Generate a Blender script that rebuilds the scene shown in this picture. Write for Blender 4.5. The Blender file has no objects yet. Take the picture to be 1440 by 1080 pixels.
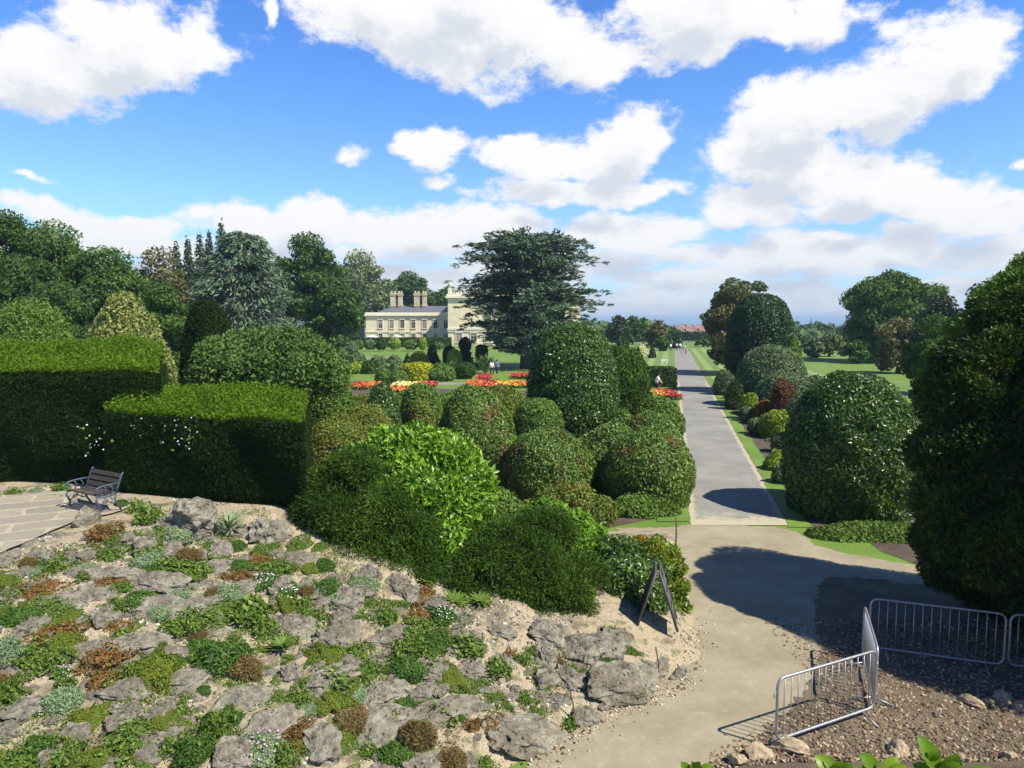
import bpy, math, random
import numpy as np
from mathutils import Vector, Matrix
from mathutils.geometry import tessellate_polygon

R = np.random.default_rng(11)
random.seed(5)
SC = bpy.context.scene
COL = SC.collection
rad = math.radians

# ------------------------------------------------------------------ camera
F, EYE = 1000.0, 6.2                 # focal length in photo pixels, eye height (m)
TH = math.atan(88 / F)               # the camera looks slightly down
CT, ST = math.cos(TH), math.sin(TH)

def ray(px, py):
    u, v = (px - 720) / F, (540 - py) / F
    return u, CT + v * ST, -ST + v * CT

def on_z(px, py, z=0.0):
    u, y, w = ray(px, py)
    t = (z - EYE) / w
    return Vector((u * t, y * t, z))

def zat(py, Y):
    u, y, w = ray(720, py)
    return EYE + Y * w / y

def xat(px, Y, py=500):
    u, y, w = ray(px, py)
    return Y * u / y

cam = bpy.data.cameras.new('camera')
cam.lens = 25.0; cam.sensor_width = 36; cam.clip_end = 60000; cam.clip_start = 0.1
co = bpy.data.objects.new('camera', cam); COL.objects.link(co)
co.location = (0, 0, EYE); co.rotation_euler = (rad(90) - TH, 0, 0)
SC.camera = co

# ------------------------------------------------------------------ light
SUN_AZ = math.atan2(0.855, -0.515)     # clockwise from +Y
SUN_EL = rad(50)
sd = Vector((math.sin(SUN_AZ) * math.cos(SUN_EL), math.cos(SUN_AZ) * math.cos(SUN_EL), math.sin(SUN_EL)))
sl = bpy.data.lights.new('sun', 'SUN'); sl.energy = 5.0; sl.angle = rad(0.5); sl.color = (1, 0.945, 0.84)
so = bpy.data.objects.new('sun', sl); COL.objects.link(so)
so.rotation_euler = (-sd).to_track_quat('-Z', 'Y').to_euler()
SC.view_settings.view_transform = 'Standard'; SC.view_settings.look = 'None'
SC.view_settings.exposure = 0.45; SC.view_settings.gamma = 1.0
SC.cycles.max_bounces = 6; SC.cycles.transparent_max_bounces = 4
SC.cycles.diffuse_bounces = 2; SC.cycles.glossy_bounces = 2; SC.cycles.transmission_bounces = 3
SC.cycles.volume_bounces = 0

# ------------------------------------------------------------------ node helpers
class NT:
    def __init__(s, tree): s.t = tree
    def n(s, typ, **kw):
        nd = s.t.nodes.new(typ)
        for k, v in kw.items(): setattr(nd, k, v)
        return nd
    def l(s, a, b): s.t.links.new(a, b)
    def math(s, op, a, b=None, clamp=False):
        m = s.n('ShaderNodeMath', operation=op, use_clamp=clamp)
        for i, v in enumerate((a, b)):
            if v is None: continue
            if isinstance(v, (int, float)): m.inputs[i].default_value = v
            else: s.l(v, m.inputs[i])
        return m.outputs[0]
    def remap(s, v, a, b, c=0.0, d=1.0, smooth=True):
        m = s.n('ShaderNodeMapRange', interpolation_type='SMOOTHSTEP' if smooth else 'LINEAR')
        s.l(v, m.inputs[0])
        for i, q in zip((1, 2, 3, 4), (a, b, c, d)): m.inputs[i].default_value = q
        return m.outputs[0]
    def mix(s, fac, a, b, typ='MIX'):
        m = s.n('ShaderNodeMix', data_type='RGBA', blend_type=typ)
        for i, v in ((0, fac), (6, a), (7, b)):
            if isinstance(v, (int, float)): m.inputs[i].default_value = v
            elif isinstance(v, (tuple, list)): m.inputs[i].default_value = (*v[:3], 1)
            else: s.l(v, m.inputs[i])
        return m.outputs[2]
    def noise(s, vec, scale, detail=4, rough=0.55):
        m = s.n('ShaderNodeTexNoise')
        m.inputs['Scale'].default_value = scale; m.inputs['Detail'].default_value = detail
        m.inputs['Roughness'].default_value = rough
        if vec is not None: s.l(vec, m.inputs['Vector'])
        return m.outputs['Fac']
    def ramp(s, fac, stops):
        m = s.n('ShaderNodeValToRGB'); e = m.color_ramp.elements
        while len(e) < len(stops): e.new(0.5)
        for q, (p, c) in zip(e, stops): q.position = p; q.color = (*c, 1)
        s.l(fac, m.inputs[0]); return m.outputs[0]
    def bump(s, h, strength, dist):
        m = s.n('ShaderNodeBump'); m.inputs['Strength'].default_value = strength
        m.inputs['Distance'].default_value = dist; s.l(h, m.inputs['Height']); return m.outputs[0]

def new_mat(name):
    m = bpy.data.materials.new(name); m.use_nodes = True
    t = NT(m.node_tree); b = m.node_tree.nodes['Principled BSDF']
    return m, t, b

def obj_coord(t): return t.n('ShaderNodeTexCoord').outputs['Object']
def world_pos(t): return t.n('ShaderNodeNewGeometry').outputs['Position']

def foliage(name, c0, c1, c2, rough=0.45, accent=None, acc_amt=0.5, nscale=1.1, trans=0.22, spec=0.32):
    c0, c1, c2 = (tuple(min(.6, x * k) for x, k in zip(c, (1.5, 1.42, .95))) for c in (c0, c1, c2))
    m, t, b = new_mat(name)
    a = t.n('ShaderNodeAttribute', attribute_name='rnd').outputs['Fac']
    pos = world_pos(t)
    nz = t.noise(pos, nscale, 3)
    f = t.math('ADD', t.math('MULTIPLY', a, 0.55), t.math('MULTIPLY', nz, 0.5), True)
    c = t.ramp(f, [(0.12, c0), (0.5, c1), (0.88, c2)])
    if accent:
        n2 = t.noise(pos, nscale * 0.9, 4)
        k = t.math('ADD', t.remap(n2, 0.5, 0.66), t.math('MULTIPLY', a, 0.35))
        c = t.mix(t.math('MULTIPLY', t.remap(k, 0.55, 1.1), acc_amt), c, accent)
    t.l(c, b.inputs['Base Color']); b.inputs['Roughness'].default_value = rough
    b.inputs['Specular IOR Level'].default_value = spec
    if trans > 0:
        tr = t.n('ShaderNodeBsdfTranslucent'); t.l(t.mix(0.5, c, (0.12, 0.2, 0.02)), tr.inputs[0])
        mx = t.n('ShaderNodeMixShader'); mx.inputs[0].default_value = trans
        t.l(b.outputs[0], mx.inputs[1]); t.l(tr.outputs[0], mx.inputs[2])
        t.l(mx.outputs[0], m.node_tree.nodes['Material Output'].inputs[0])
    return m

def plain(name, col, rough=0.7, var=0.15, scale=6.0, metal=0.0, bump=0.0):
    m, t, b = new_mat(name)
    n = t.noise(obj_coord(t), scale, 5)
    c = t.mix(t.remap(n, 0.3, 0.7), tuple(x * (1 - var) for x in col), tuple(min(1, x * (1 + var)) for x in col))
    t.l(c, b.inputs['Base Color']); b.inputs['Roughness'].default_value = rough
    b.inputs['Metallic'].default_value = metal
    if bump: t.l(t.bump(n, bump, 0.02), b.inputs['Normal'])
    return m

M = {}
M['laurel'] = foliage('laurel_leaf', (.016, .042, .008), (.045, .098, .02), (.11, .18, .05), .33, spec=.5)
M['bright'] = foliage('bright_laurel_leaf', (.05, .12, .014), (.10, .21, .022), (.19, .33, .04), .36)
M['portugal'] = foliage('portugal_laurel_leaf', (.028, .062, .013), (.085, .15, .034), (.19, .275, .085), .4, (.20, .095, .035), .6, 0.9, spec=.35)
M['golden_mound'] = foliage('golden_green_leaf', (.05, .085, .018), (.10, .145, .028), (.19, .21, .045), .45, (.2, .12, .03), .4, 0.8)
M['blue_laurel'] = foliage('blue_green_leaf', (.010, .028, .014), (.024, .056, .030), (.06, .10, .06), .42, spec=.35)
M['shade_yew'] = foliage('shaded_yew_needle', (.005, .015, .004), (.014, .034, .007), (.085, .13, .018), .5, spec=.3)  # darker copy of the yew, the tree's shade painted into its needles
M['yew'] = foliage('yew_needle', (.012, .032, .008), (.024, .055, .012), (.055, .105, .018), .5)
M['yew_soft'] = foliage('soft_yew_needle', (.010, .028, .005), (.028, .064, .009), (.085, .15, .02), .55, spec=.2)
M['hedge'] = foliage('hedge_needle', (.0035, .011, .003), (.008, .021, .0055), (.022, .043, .010), .65, spec=.12)  # needle colour lowered to paint shade into the hedge fronts
M['hedge_lit_tip'] = foliage('hedge_lit_new_growth', (.03, .08, .006), (.062, .13, .008), (.12, .19, .012), .6, spec=.15)  # new growth, brightened further to paint sunlight onto the hedge tops
M['box'] = foliage('box_leaf', (.042, .086, .018), (.08, .145, .03), (.14, .215, .052), .5)
M['limebox'] = foliage('lime_leaf', (.10, .15, .02), (.18, .26, .03), (.30, .36, .05), .45)
M['gold'] = foliage('golden_yew', (.16, .20, .012), (.28, .32, .018), (.40, .42, .03), .5)
M['grey'] = foliage('grey_green_leaf', (.05, .085, .05), (.085, .13, .075), (.14, .19, .11), .5)
M['variegated'] = foliage('variegated_leaf', (.06, .09, .025), (.14, .18, .06), (.30, .32, .14), .4)
M['cedar'] = foliage('cedar_needle', (.03, .055, .048), (.064, .102, .088), (.13, .18, .16), .8, trans=.1, spec=.1)
M['bluecedar'] = foliage('blue_cedar_needle', (.045, .075, .065), (.09, .135, .12), (.16, .21, .19), .8, trans=.1, spec=.1)
M['oak'] = foliage('broad_leaf', (.018, .042, .014), (.044, .09, .028), (.10, .165, .05), .55, nscale=.25, spec=.2)
M['oakmid'] = foliage('mid_green_leaf', (.03, .065, .02), (.06, .115, .034), (.12, .19, .06), .55, nscale=.25, spec=.2)
M['pale'] = foliage('pale_poplar_leaf', (.06, .09, .05), (.11, .15, .085), (.2, .24, .15), .5, nscale=.25)
M['darktree'] = foliage('dark_conifer_leaf', (.01, .024, .012), (.02, .042, .02), (.045, .075, .035), .55, nscale=.25)
M['bronze'] = foliage('bronze_leaf', (.05, .06, .03), (.10, .10, .05), (.17, .16, .09), .5, nscale=.3)
M['purple'] = foliage('purple_grey_leaf', (.018, .024, .024), (.035, .045, .042), (.075, .09, .08), .5, nscale=.5)
M['redleaf'] = foliage('red_leaf', (.04, .03, .015), (.095, .028, .018), (.16, .07, .035), .5, nscale=2)
M['orange'] = foliage('orange_leaf', (.09, .07, .015), (.2, .10, .02), (.28, .2, .04), .5, nscale=2)
M['moss'] = foliage('moss_cushion', (.045, .08, .014), (.085, .125, .02), (.155, .19, .03), .8, nscale=3.2)
M['herb'] = foliage('alpine_leaf', (.035, .075, .016), (.075, .13, .026), (.145, .215, .05), .5, nscale=4)
M['darkherb'] = foliage('dark_alpine_leaf', (.02, .06, .014), (.045, .10, .02), (.09, .16, .035), .5, nscale=4)
M['sedum'] = foliage('red_sedum', (.07, .05, .02), (.15, .075, .035), (.17, .16, .05), .6, nscale=3)
M['glaucous'] = foliage('glaucous_leaf', (.09, .15, .11), (.16, .23, .17), (.25, .32, .25), .55, nscale=4)
M['heath'] = foliage('brown_heath_leaf', (.07, .05, .03), (.13, .09, .05), (.18, .17, .07), .6, nscale=4)
M['petal_w'] = plain('white_petal', (.75, .75, .72), .6, .05)
M['petal_p'] = plain('pink_petal', (.55, .33, .42), .6, .1)
M['petal_o'] = plain('orange_petal', (.55, .16, .015), .5, .25, 2.0)
M['petal_y'] = plain('yellow_petal', (.6, .38, .03), .5, .2, 2.0)
M['petal_r'] = plain('red_petal', (.36, .03, .015), .5, .25, 2.0)
M['petal_c'] = plain('cream_petal', (.78, .68, .3), .5, .15, 2.0)
M['bark'] = plain('tree_bark', (.10, .08, .06), .9, .35, 9, bump=.6)
M['bark_pale'] = plain('pale_bark', (.2, .18, .15), .9, .3, 9, bump=.5)
M['steel'] = plain('galvanised_steel', (.40, .41, .42), .5, .12, 14, .75)
M['iron'] = plain('blue_grey_painted_iron', (.06, .085, .115), .5, .2, 20)
M['wood_slat'] = plain('weathered_oak', (.075, .063, .046), .8, .35, 14, bump=.4)
M['sign_frame'] = plain('dark_painted_wood', (.085, .08, .085), .55, .25, 12)
M['black'] = plain('black_board', (.018, .018, .02), .5, .2, 6)
M['chalk'] = plain('chalk_poster', (.10, .115, .11), .8, .4, 25)
M['rust'] = plain('rusty_rod', (.09, .06, .045), .8, .3, 20)
M['chimney_stone'] = plain('weathered_chimney_stone', (.55, .46, .30), .9, .15, .9)
M['slate'] = plain('roof_slate', (.13, .14, .155), .55, .2, 2.5)
M['stone'] = plain('cream_ashlar', (.80, .67, .43), .85, .09, .8)
M['stone_trim'] = plain('cream_trim_stone', (.80, .72, .52), .85, .05, .8)
M['glass'] = plain('window_glass', (.03, .035, .04), .12, .3, .8)
M['blind'] = plain('window_blind', (.28, .24, .21), .7, .1, 1)
M['sash'] = plain('white_sash', (.55, .52, .47), .6, .05)
M['canvas'] = plain('white_canvas', (.82, .82, .8), .8, .03)
M['brickred'] = plain('red_brick_wall', (.30, .15, .10), .9, .15, .3)
M['tile'] = plain('clay_tile_roof', (.30, .15, .10), .9, .2, .3)
M['skin'] = plain('skin', (.5, .3, .22), .6, .05)
M['hair'] = plain('brown_hair', (.05, .03, .02), .6, .2)
for nm, c in (('white_cloth', (.8, .8, .8)), ('navy_cloth', (.03, .04, .08)), ('blue_cloth', (.15, .25, .5)),
              ('dark_cloth', (.03, .03, .035)), ('beige_cloth', (.4, .34, .25)), ('grey_cloth', (.2, .2, .22))):
    M[nm] = plain(nm, c, .9, .1, 8)

# rock
m, t, b = new_mat('limestone')
oc = obj_coord(t); wp = world_pos(t)
n1 = t.noise(oc, 2.2, 8, .65); n2 = t.noise(wp, 9, 6, .6); n3 = t.noise(wp, 1.3, 4)
vo = t.n('ShaderNodeTexVoronoi'); vo.inputs['Scale'].default_value = 9; t.l(wp, vo.inputs['Vector'])
c = t.ramp(n1, [(.3, (.078, .066, .044)), (.42, (.22, .195, .138)), (.55, (.365, .33, .235)), (.7, (.53, .49, .375))])
c = t.mix(t.math('MULTIPLY', t.remap(n3, .48, .68), .55), c, (.22, .17, .115))
c = t.mix(t.math('MULTIPLY', t.remap(n2, .56, .7), .55), c, (.55, .51, .43))
n5 = t.noise(wp, 2.6, 5, .65)
c = t.mix(t.math('MULTIPLY', t.remap(n5, .58, .7), .45), c, (.12, .13, .05))
c = t.mix(t.remap(vo.outputs['Distance'], .22, .08, 0, .55), c, (.045, .042, .04))
t.l(c, b.inputs['Base Color']); b.inputs['Roughness'].default_value = .95
hh = t.math('ADD', t.math('MULTIPLY', n1, 1.0), t.math('ADD', t.math('MULTIPLY', n2, .5), t.remap(vo.outputs['Distance'], 0, .3, 0, .4)))
n6 = t.noise(wp, 26, 4, .7)
hh = t.math('ADD', hh, t.math('MULTIPLY', n6, .35))
t.l(t.bump(hh, 1.0, .14), b.inputs['Normal'])
M['rock'] = m

m, t, b = new_mat('pale_sandstone')
oc = obj_coord(t); n1 = t.noise(oc, 3, 7, .6)
c = t.ramp(n1, [(.3, (.22, .16, .09)), (.5, (.42, .33, .2)), (.72, (.6, .5, .34))])
t.l(c, b.inputs['Base Color']); b.inputs['Roughness'].default_value = .95; t.l(t.bump(n1, .8, .06), b.inputs['Normal'])
M['sandrock'] = m

# gravel slope soil
m, t, b = new_mat('pinkish_gravel')
wp = world_pos(t); n1 = t.noise(wp, 45, 3, .7); n2 = t.noise(wp, 1.6, 5, .6); n3 = t.noise(wp, 5, 4)
c = t.ramp(n1, [(.3, (.20, .155, .092)), (.5, (.42, .345, .22)), (.7, (.60, .51, .36))])
c = t.mix(t.math('MULTIPLY', t.remap(n2, .5, .66), .75), c, (.13, .10, .065))
c = t.mix(t.math('MULTIPLY', t.remap(n3, .52, .66), .75), c, (.10, .125, .03))
t.l(c, b.inputs['Base Color']); b.inputs['Roughness'].default_value = .95
t.l(t.bump(n1, .8, .03), b.inputs['Normal']); M['slope'] = m

m, t, b = new_mat('beige_path_gravel')
wp = world_pos(t); n1 = t.noise(wp, 70, 3, .7); n2 = t.noise(wp, .9, 5, .6); n3 = t.noise(wp, 6, 6, .65)
c = t.ramp(n2, [(.3, (.27, .228, .138)), (.5, (.355, .305, .195)), (.7, (.42, .37, .25))])
c = t.mix(t.math('MULTIPLY', t.remap(n1, .35, .65), .45), c, (.22, .18, .115))
c = t.mix(t.math('MULTIPLY', t.remap(n3, .54, .72), .5), c, (.50, .44, .315))
c = t.mix(t.math('MULTIPLY', t.remap(t.noise(wp, .5, 7, .7), .52, .66), .45), c, (.26, .215, .135))
t.l(c, b.inputs['Base Color']); b.inputs['Roughness'].default_value = .95
t.l(t.bump(t.math('ADD', n1, n3), .4, .015), b.inputs['Normal']); M['gravel'] = m

m, t, b = new_mat('pale_tarmac')
wp = world_pos(t); n1 = t.noise(wp, 60, 3, .7); n2 = t.noise(wp, .45, 6, .65); n3 = t.noise(wp, 3, 5)
c = t.ramp(n2, [(.3, (.19, .182, .155)), (.5, (.265, .255, .215)), (.7, (.33, .318, .27))])
c = t.mix(t.math('MULTIPLY', t.remap(n1, .35, .65), .25), c, (.2, .195, .185))
c = t.mix(t.math('MULTIPLY', t.remap(n3, .55, .7), .25), c, (.40, .37, .31))
ed = t.n('ShaderNodeAttribute', attribute_name='edge').outputs['Fac']
k = t.math('ADD', ed, t.math('MULTIPLY', t.math('SUBTRACT', t.noise(wp, 2.2, 7, .65), .5), 1.3))
c = t.mix(t.remap(k, .45, .8), c, (.46, .41, .28))
t.l(c, b.inputs['Base Color']); b.inputs['Roughness'].default_value = .85
t.l(t.bump(n1, .3, .01), b.inputs['Normal']); M['tarmac'] = m

def soil_mat(name, a, bb, cc):
    m, t, b = new_mat(name)
    wp = world_pos(t); n1 = t.noise(wp, 30, 4, .7); n2 = t.noise(wp, 1.2, 5, .6)
    f = t.math('ADD', t.math('MULTIPLY', n1, .6), t.math('MULTIPLY', n2, .4))
    t.l(t.ramp(f, [(.35, a), (.5, bb), (.66, cc)]), b.inputs['Base Color']); b.inputs['Roughness'].default_value = .97
    t.l(t.bump(n1, .9, .04), b.inputs['Normal']); return m
M['mulch'] = soil_mat('bark_mulch', (.075, .054, .034), (.165, .125, .078), (.29, .23, .15))
M['soil'] = soil_mat('dark_soil', (.055, .038, .027), (.10, .072, .05), (.17, .125, .085))

def grass_mat(name, a, bb, cc, stripe=None):
    m, t, b = new_mat(name)
    wp = world_pos(t); n1 = t.noise(wp, 14, 4, .7); n2 = t.noise(wp, .35, 5, .6)
    f = t.math('ADD', t.math('MULTIPLY', n1, .5), t.math('MULTIPLY', n2, .5))
    c = t.ramp(f, [(.34, a), (.5, bb), (.66, cc)])
    if stripe:
        w = t.n('ShaderNodeTexWave', wave_type='BANDS', bands_direction='X'); w.inputs['Scale'].default_value = stripe
        mp = t.n('ShaderNodeMapping'); mp.inputs['Rotation'].default_value[2] = rad(12.6); t.l(wp, mp.inputs[0]); t.l(mp.outputs[0], w.inputs[0])
        c = t.mix(t.remap(w.outputs['Fac'], .4, .6, 0, .45), c, tuple(x * 1.7 for x in cc))
    t.l(c, b.inputs['Base Color']); b.inputs['Roughness'].default_value = .8
    t.l(t.bump(n1, .6, .03), b.inputs['Normal']); return m
M['lawn'] = grass_mat('mown_lawn', (.085, .165, .018), (.135, .225, .026), (.185, .275, .04))
M['striped'] = grass_mat('striped_lawn', (.10, .17, .034), (.14, .21, .045), (.18, .25, .065), .16)
M['verge'] = grass_mat('verge_grass', (.065, .13, .016), (.10, .18, .024), (.14, .225, .034))
M['field'] = grass_mat('far_field', (.04, .065, .03), (.07, .1, .045), (.12, .14, .07))

m, t, b = new_mat('flagstones')
mp = t.n('ShaderNodeMapping'); mp.inputs['Rotation'].default_value[2] = rad(-26); t.l(world_pos(t), mp.inputs[0])
n0 = t.noise(mp.outputs[0], 1.5, 4)
ds = t.n('ShaderNodeVectorMath', operation='MULTIPLY_ADD'); ds.inputs[1].default_value = (1, 1, 1)
cmb = t.n('ShaderNodeCombineXYZ'); t.l(t.math('MULTIPLY', n0, .35), cmb.inputs[0]); t.l(t.math('MULTIPLY', n0, .3), cmb.inputs[1])
t.l(mp.outputs[0], ds.inputs[0]); t.l(cmb.outputs[0], ds.inputs[2])
br = t.n('ShaderNodeTexBrick'); t.l(ds.outputs[0], br.inputs['Vector']); br.inputs['Scale'].default_value = 1.0
br.inputs['Brick Width'].default_value = 1.25; br.inputs['Row Height'].default_value = .62; br.inputs['Mortar Size'].default_value = .045
br.inputs['Color1'].default_value = (.27, .24, .18, 1); br.inputs['Color2'].default_value = (.37, .32, .22, 1); br.inputs['Mortar'].default_value = (.50, .42, .28, 1)
n1 = t.noise(world_pos(t), 7, 6, .65)
c = t.mix(t.math('MULTIPLY', t.remap(n1, .4, .7), .5), br.outputs['Color'], (.22, .21, .19))
t.l(c, b.inputs['Base Color']); b.inputs['Roughness'].default_value = .9
t.l(t.bump(t.math('ADD', n1, t.math('MULTIPLY', br.outputs['Fac'], -.6)), .6, .03), b.inputs['Normal']); M['flags'] = m

# ------------------------------------------------------------------ mesh helpers
def tag(o, label=None, cat=None, group=None, kind=None):
    if label: o['label'] = label
    if cat: o['category'] = cat
    if group: o['group'] = group
    if kind: o['kind'] = kind
    return o

def empty(name, loc, rz=0.0):
    o = bpy.data.objects.new(name, None); COL.objects.link(o)
    o.empty_display_size = .3; o.location = loc; o.rotation_euler = (0, 0, rz); return o

def link(name, me, parent=None, loc=(0, 0, 0)):
    o = bpy.data.objects.new(name, me); COL.objects.link(o); o.location = loc
    if parent is not None: o.parent = parent
    return o

class Geo:
    """collects polygons (all of one size per call) and builds one mesh"""
    def __init__(s): s.v = []; s.f = []; s.nv = 0
    def add(s, verts, faces, mi=0, rnd=None, smooth=False):
        verts = np.asarray(verts, float).reshape(-1, 3); faces = np.asarray(faces, int)
        s.f.append((faces + s.nv, mi, rnd, smooth)); s.v.append(verts); s.nv += len(verts); return s
    def box(s, c, d, mi=0, rz=0.0, M4=None):
        x, y, z = (q / 2 for q in d)
        v = np.array([(-x, -y, -z), (x, -y, -z), (x, y, -z), (-x, y, -z), (-x, -y, z), (x, -y, z), (x, y, z), (-x, y, z)])
        cs, sn = math.cos(rz), math.sin(rz)
        v = v @ np.array([[cs, sn, 0], [-sn, cs, 0], [0, 0, 1]])
        if M4 is not None: v = v @ np.array(M4.to_3x3()).T
        return s.add(v + np.array(c), [(0, 3, 2, 1), (4, 5, 6, 7), (0, 1, 5, 4), (1, 2, 6, 5), (2, 3, 7, 6), (3, 0, 4, 7)], mi)
    def tube(s, pts, r, n=8, mi=0, cap=True):
        pts = [Vector(p) for p in pts]; k = len(pts)
        rs = r if isinstance(r, (list, tuple)) else [r] * k
        V = []; up = None
        for i, p in enumerate(pts):
            d = (pts[min(i + 1, k - 1)] - pts[max(i - 1, 0)]).normalized()
            if up is None: up = Vector((0, 0, 1)) if abs(d.z) < .9 else Vector((1, 0, 0))
            a = d.cross(up).normalized(); up = a.cross(d).normalized()
            for j in range(n):
                an = 2 * math.pi * j / n
                V.append(p + (a * math.cos(an) + up * math.sin(an)) * rs[i])
        fs = [(i * n + j, i * n + (j + 1) % n, (i + 1) * n + (j + 1) % n, (i + 1) * n + j) for i in range(k - 1) for j in range(n)]
        s.add([tuple(v) for v in V], fs, mi, None, True)
        if cap and n % 2 == 0:
            b0 = s.nv - len(V)
            for base, rev in ((0, True), ((k - 1) * n, False)):
                for j in range(0, n - 2, 2):
                    q = (base, base + j + 1, base + j + 2, base + (j + 3) % n if j + 3 < n else base)
                    if len(set(q)) == 4: s.f.append((np.array([q[::-1] if rev else q]) + b0, mi, None, False))
        return s
    def build(s, name, mats, parent=None, loc=(0, 0, 0)):
        me = bpy.data.meshes.new(name)
        V = np.concatenate(s.v); me.vertices.add(len(V)); me.vertices.foreach_set('co', V.ravel().astype(np.float32))
        li, ls, lt, mi, rn, sm = [], [], [], [], [], []; n = 0
        for f, m_, r_, s_ in s.f:
            k = f.shape[1]; li.append(f.ravel()); ls.append(n + np.arange(len(f)) * k); lt.append(np.full(len(f), k)); n += f.size
            mi.append(np.full(len(f), m_)); rn.append(R.random(len(f)) if r_ is None else np.asarray(r_)); sm.append(np.full(len(f), s_))
        li = np.concatenate(li); me.loops.add(len(li)); me.loops.foreach_set('vertex_index', li.astype(np.int32))
        ls = np.concatenate(ls); me.polygons.add(len(ls)); me.polygons.foreach_set('loop_start', ls.astype(np.int32))
        me.polygons.foreach_set('loop_total', np.concatenate(lt).astype(np.int32))
        me.polygons.foreach_set('material_index', np.concatenate(mi).astype(np.int32))
        me.polygons.foreach_set('use_smooth', np.concatenate(sm).astype(bool))
        at = me.attributes.new('rnd', 'FLOAT', 'FACE'); at.data.foreach_set('value', np.concatenate(rn).astype(np.float32))
        for q in (mats if isinstance(mats, (list, tuple)) else [mats]): me.materials.append(q)
        me.update(calc_edges=True)
        return link(name, me, parent, loc)

def unit(a): return a / np.maximum(np.linalg.norm(a, axis=-1, keepdims=True), 1e-9)

def wob(P, freq, rng=None, k=7):
    """cheap smooth noise in -1..1"""
    g = rng or R
    D = unit(g.normal(size=(k, 3))) * freq * g.uniform(.6, 1.9, (k, 1)); ph = g.uniform(0, 6.28, k)
    return np.sin(P @ D.T + ph).sum(1) / (k ** .5) / 1.2

def leaves(geo, P, N, L, W, jit=.6, out=.3, mi=0, dirs=None, droop=0.0, rnd=None, lvar=.35):
    n = len(P)
    if n == 0: return
    Nn = unit(N + jit * R.normal(size=(n, 3)))
    T = R.normal(size=(n, 3)) if dirs is None else dirs + .45 * R.normal(size=(n, 3))
    T = unit(T - (T * Nn).sum(1, keepdims=True) * Nn)
    T = unit(T + out * N + np.array([0, 0, -droop]))
    B = unit(np.cross(Nn, T)); Nn = np.cross(T, B)
    l = (L * (1 + lvar * R.uniform(-1, 1, n)))[:, None]; w = W / L * l
    V = np.stack([P - T * l * .5, P + B * w * .5 + T * l * .05 + Nn * w * .12, P + T * l * .5, P - B * w * .5 + T * l * .05 + Nn * w * .12], 1)
    geo.add(V.reshape(-1, 3), np.arange(n * 4).reshape(n, 4), mi, R.random(n) if rnd is None else rnd)

# ------------------------------------------------------------------ clipped shrubs
def prof(kind, t):
    if kind == 'dome': return (1 - t ** 3.4) ** (1 / 2.3) * np.minimum(1, .84 + .5 * t)
    if kind == 'mound': return (1 - t ** 2) ** .5
    if kind == 'ball': return np.sqrt(np.maximum(0, 1 - (2 * t * .94 - .88) ** 2))
    if kind == 'bullet': return (1 - t ** 5) ** .45 * np.minimum(1, .86 + .35 * t)
    if kind == 'egg': return np.sqrt(np.maximum(0, 1 - t ** 2.2)) * np.minimum(1, .7 + .9 * t)
    if kind == 'cone': return (1 - t) * .93 + .07 * (1 - t ** 8)
    if kind == 'pear': return np.sqrt(np.maximum(0, 1 - t ** 1.6)) * np.minimum(1, .6 + t)
    if kind == 'drum': return (1 - t ** 14) ** .5 * (.86 + .14 * t)
    if kind == 'pyramid': return (1 - t ** 1.35) * .95 + .05 * (1 - t ** 8)

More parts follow.
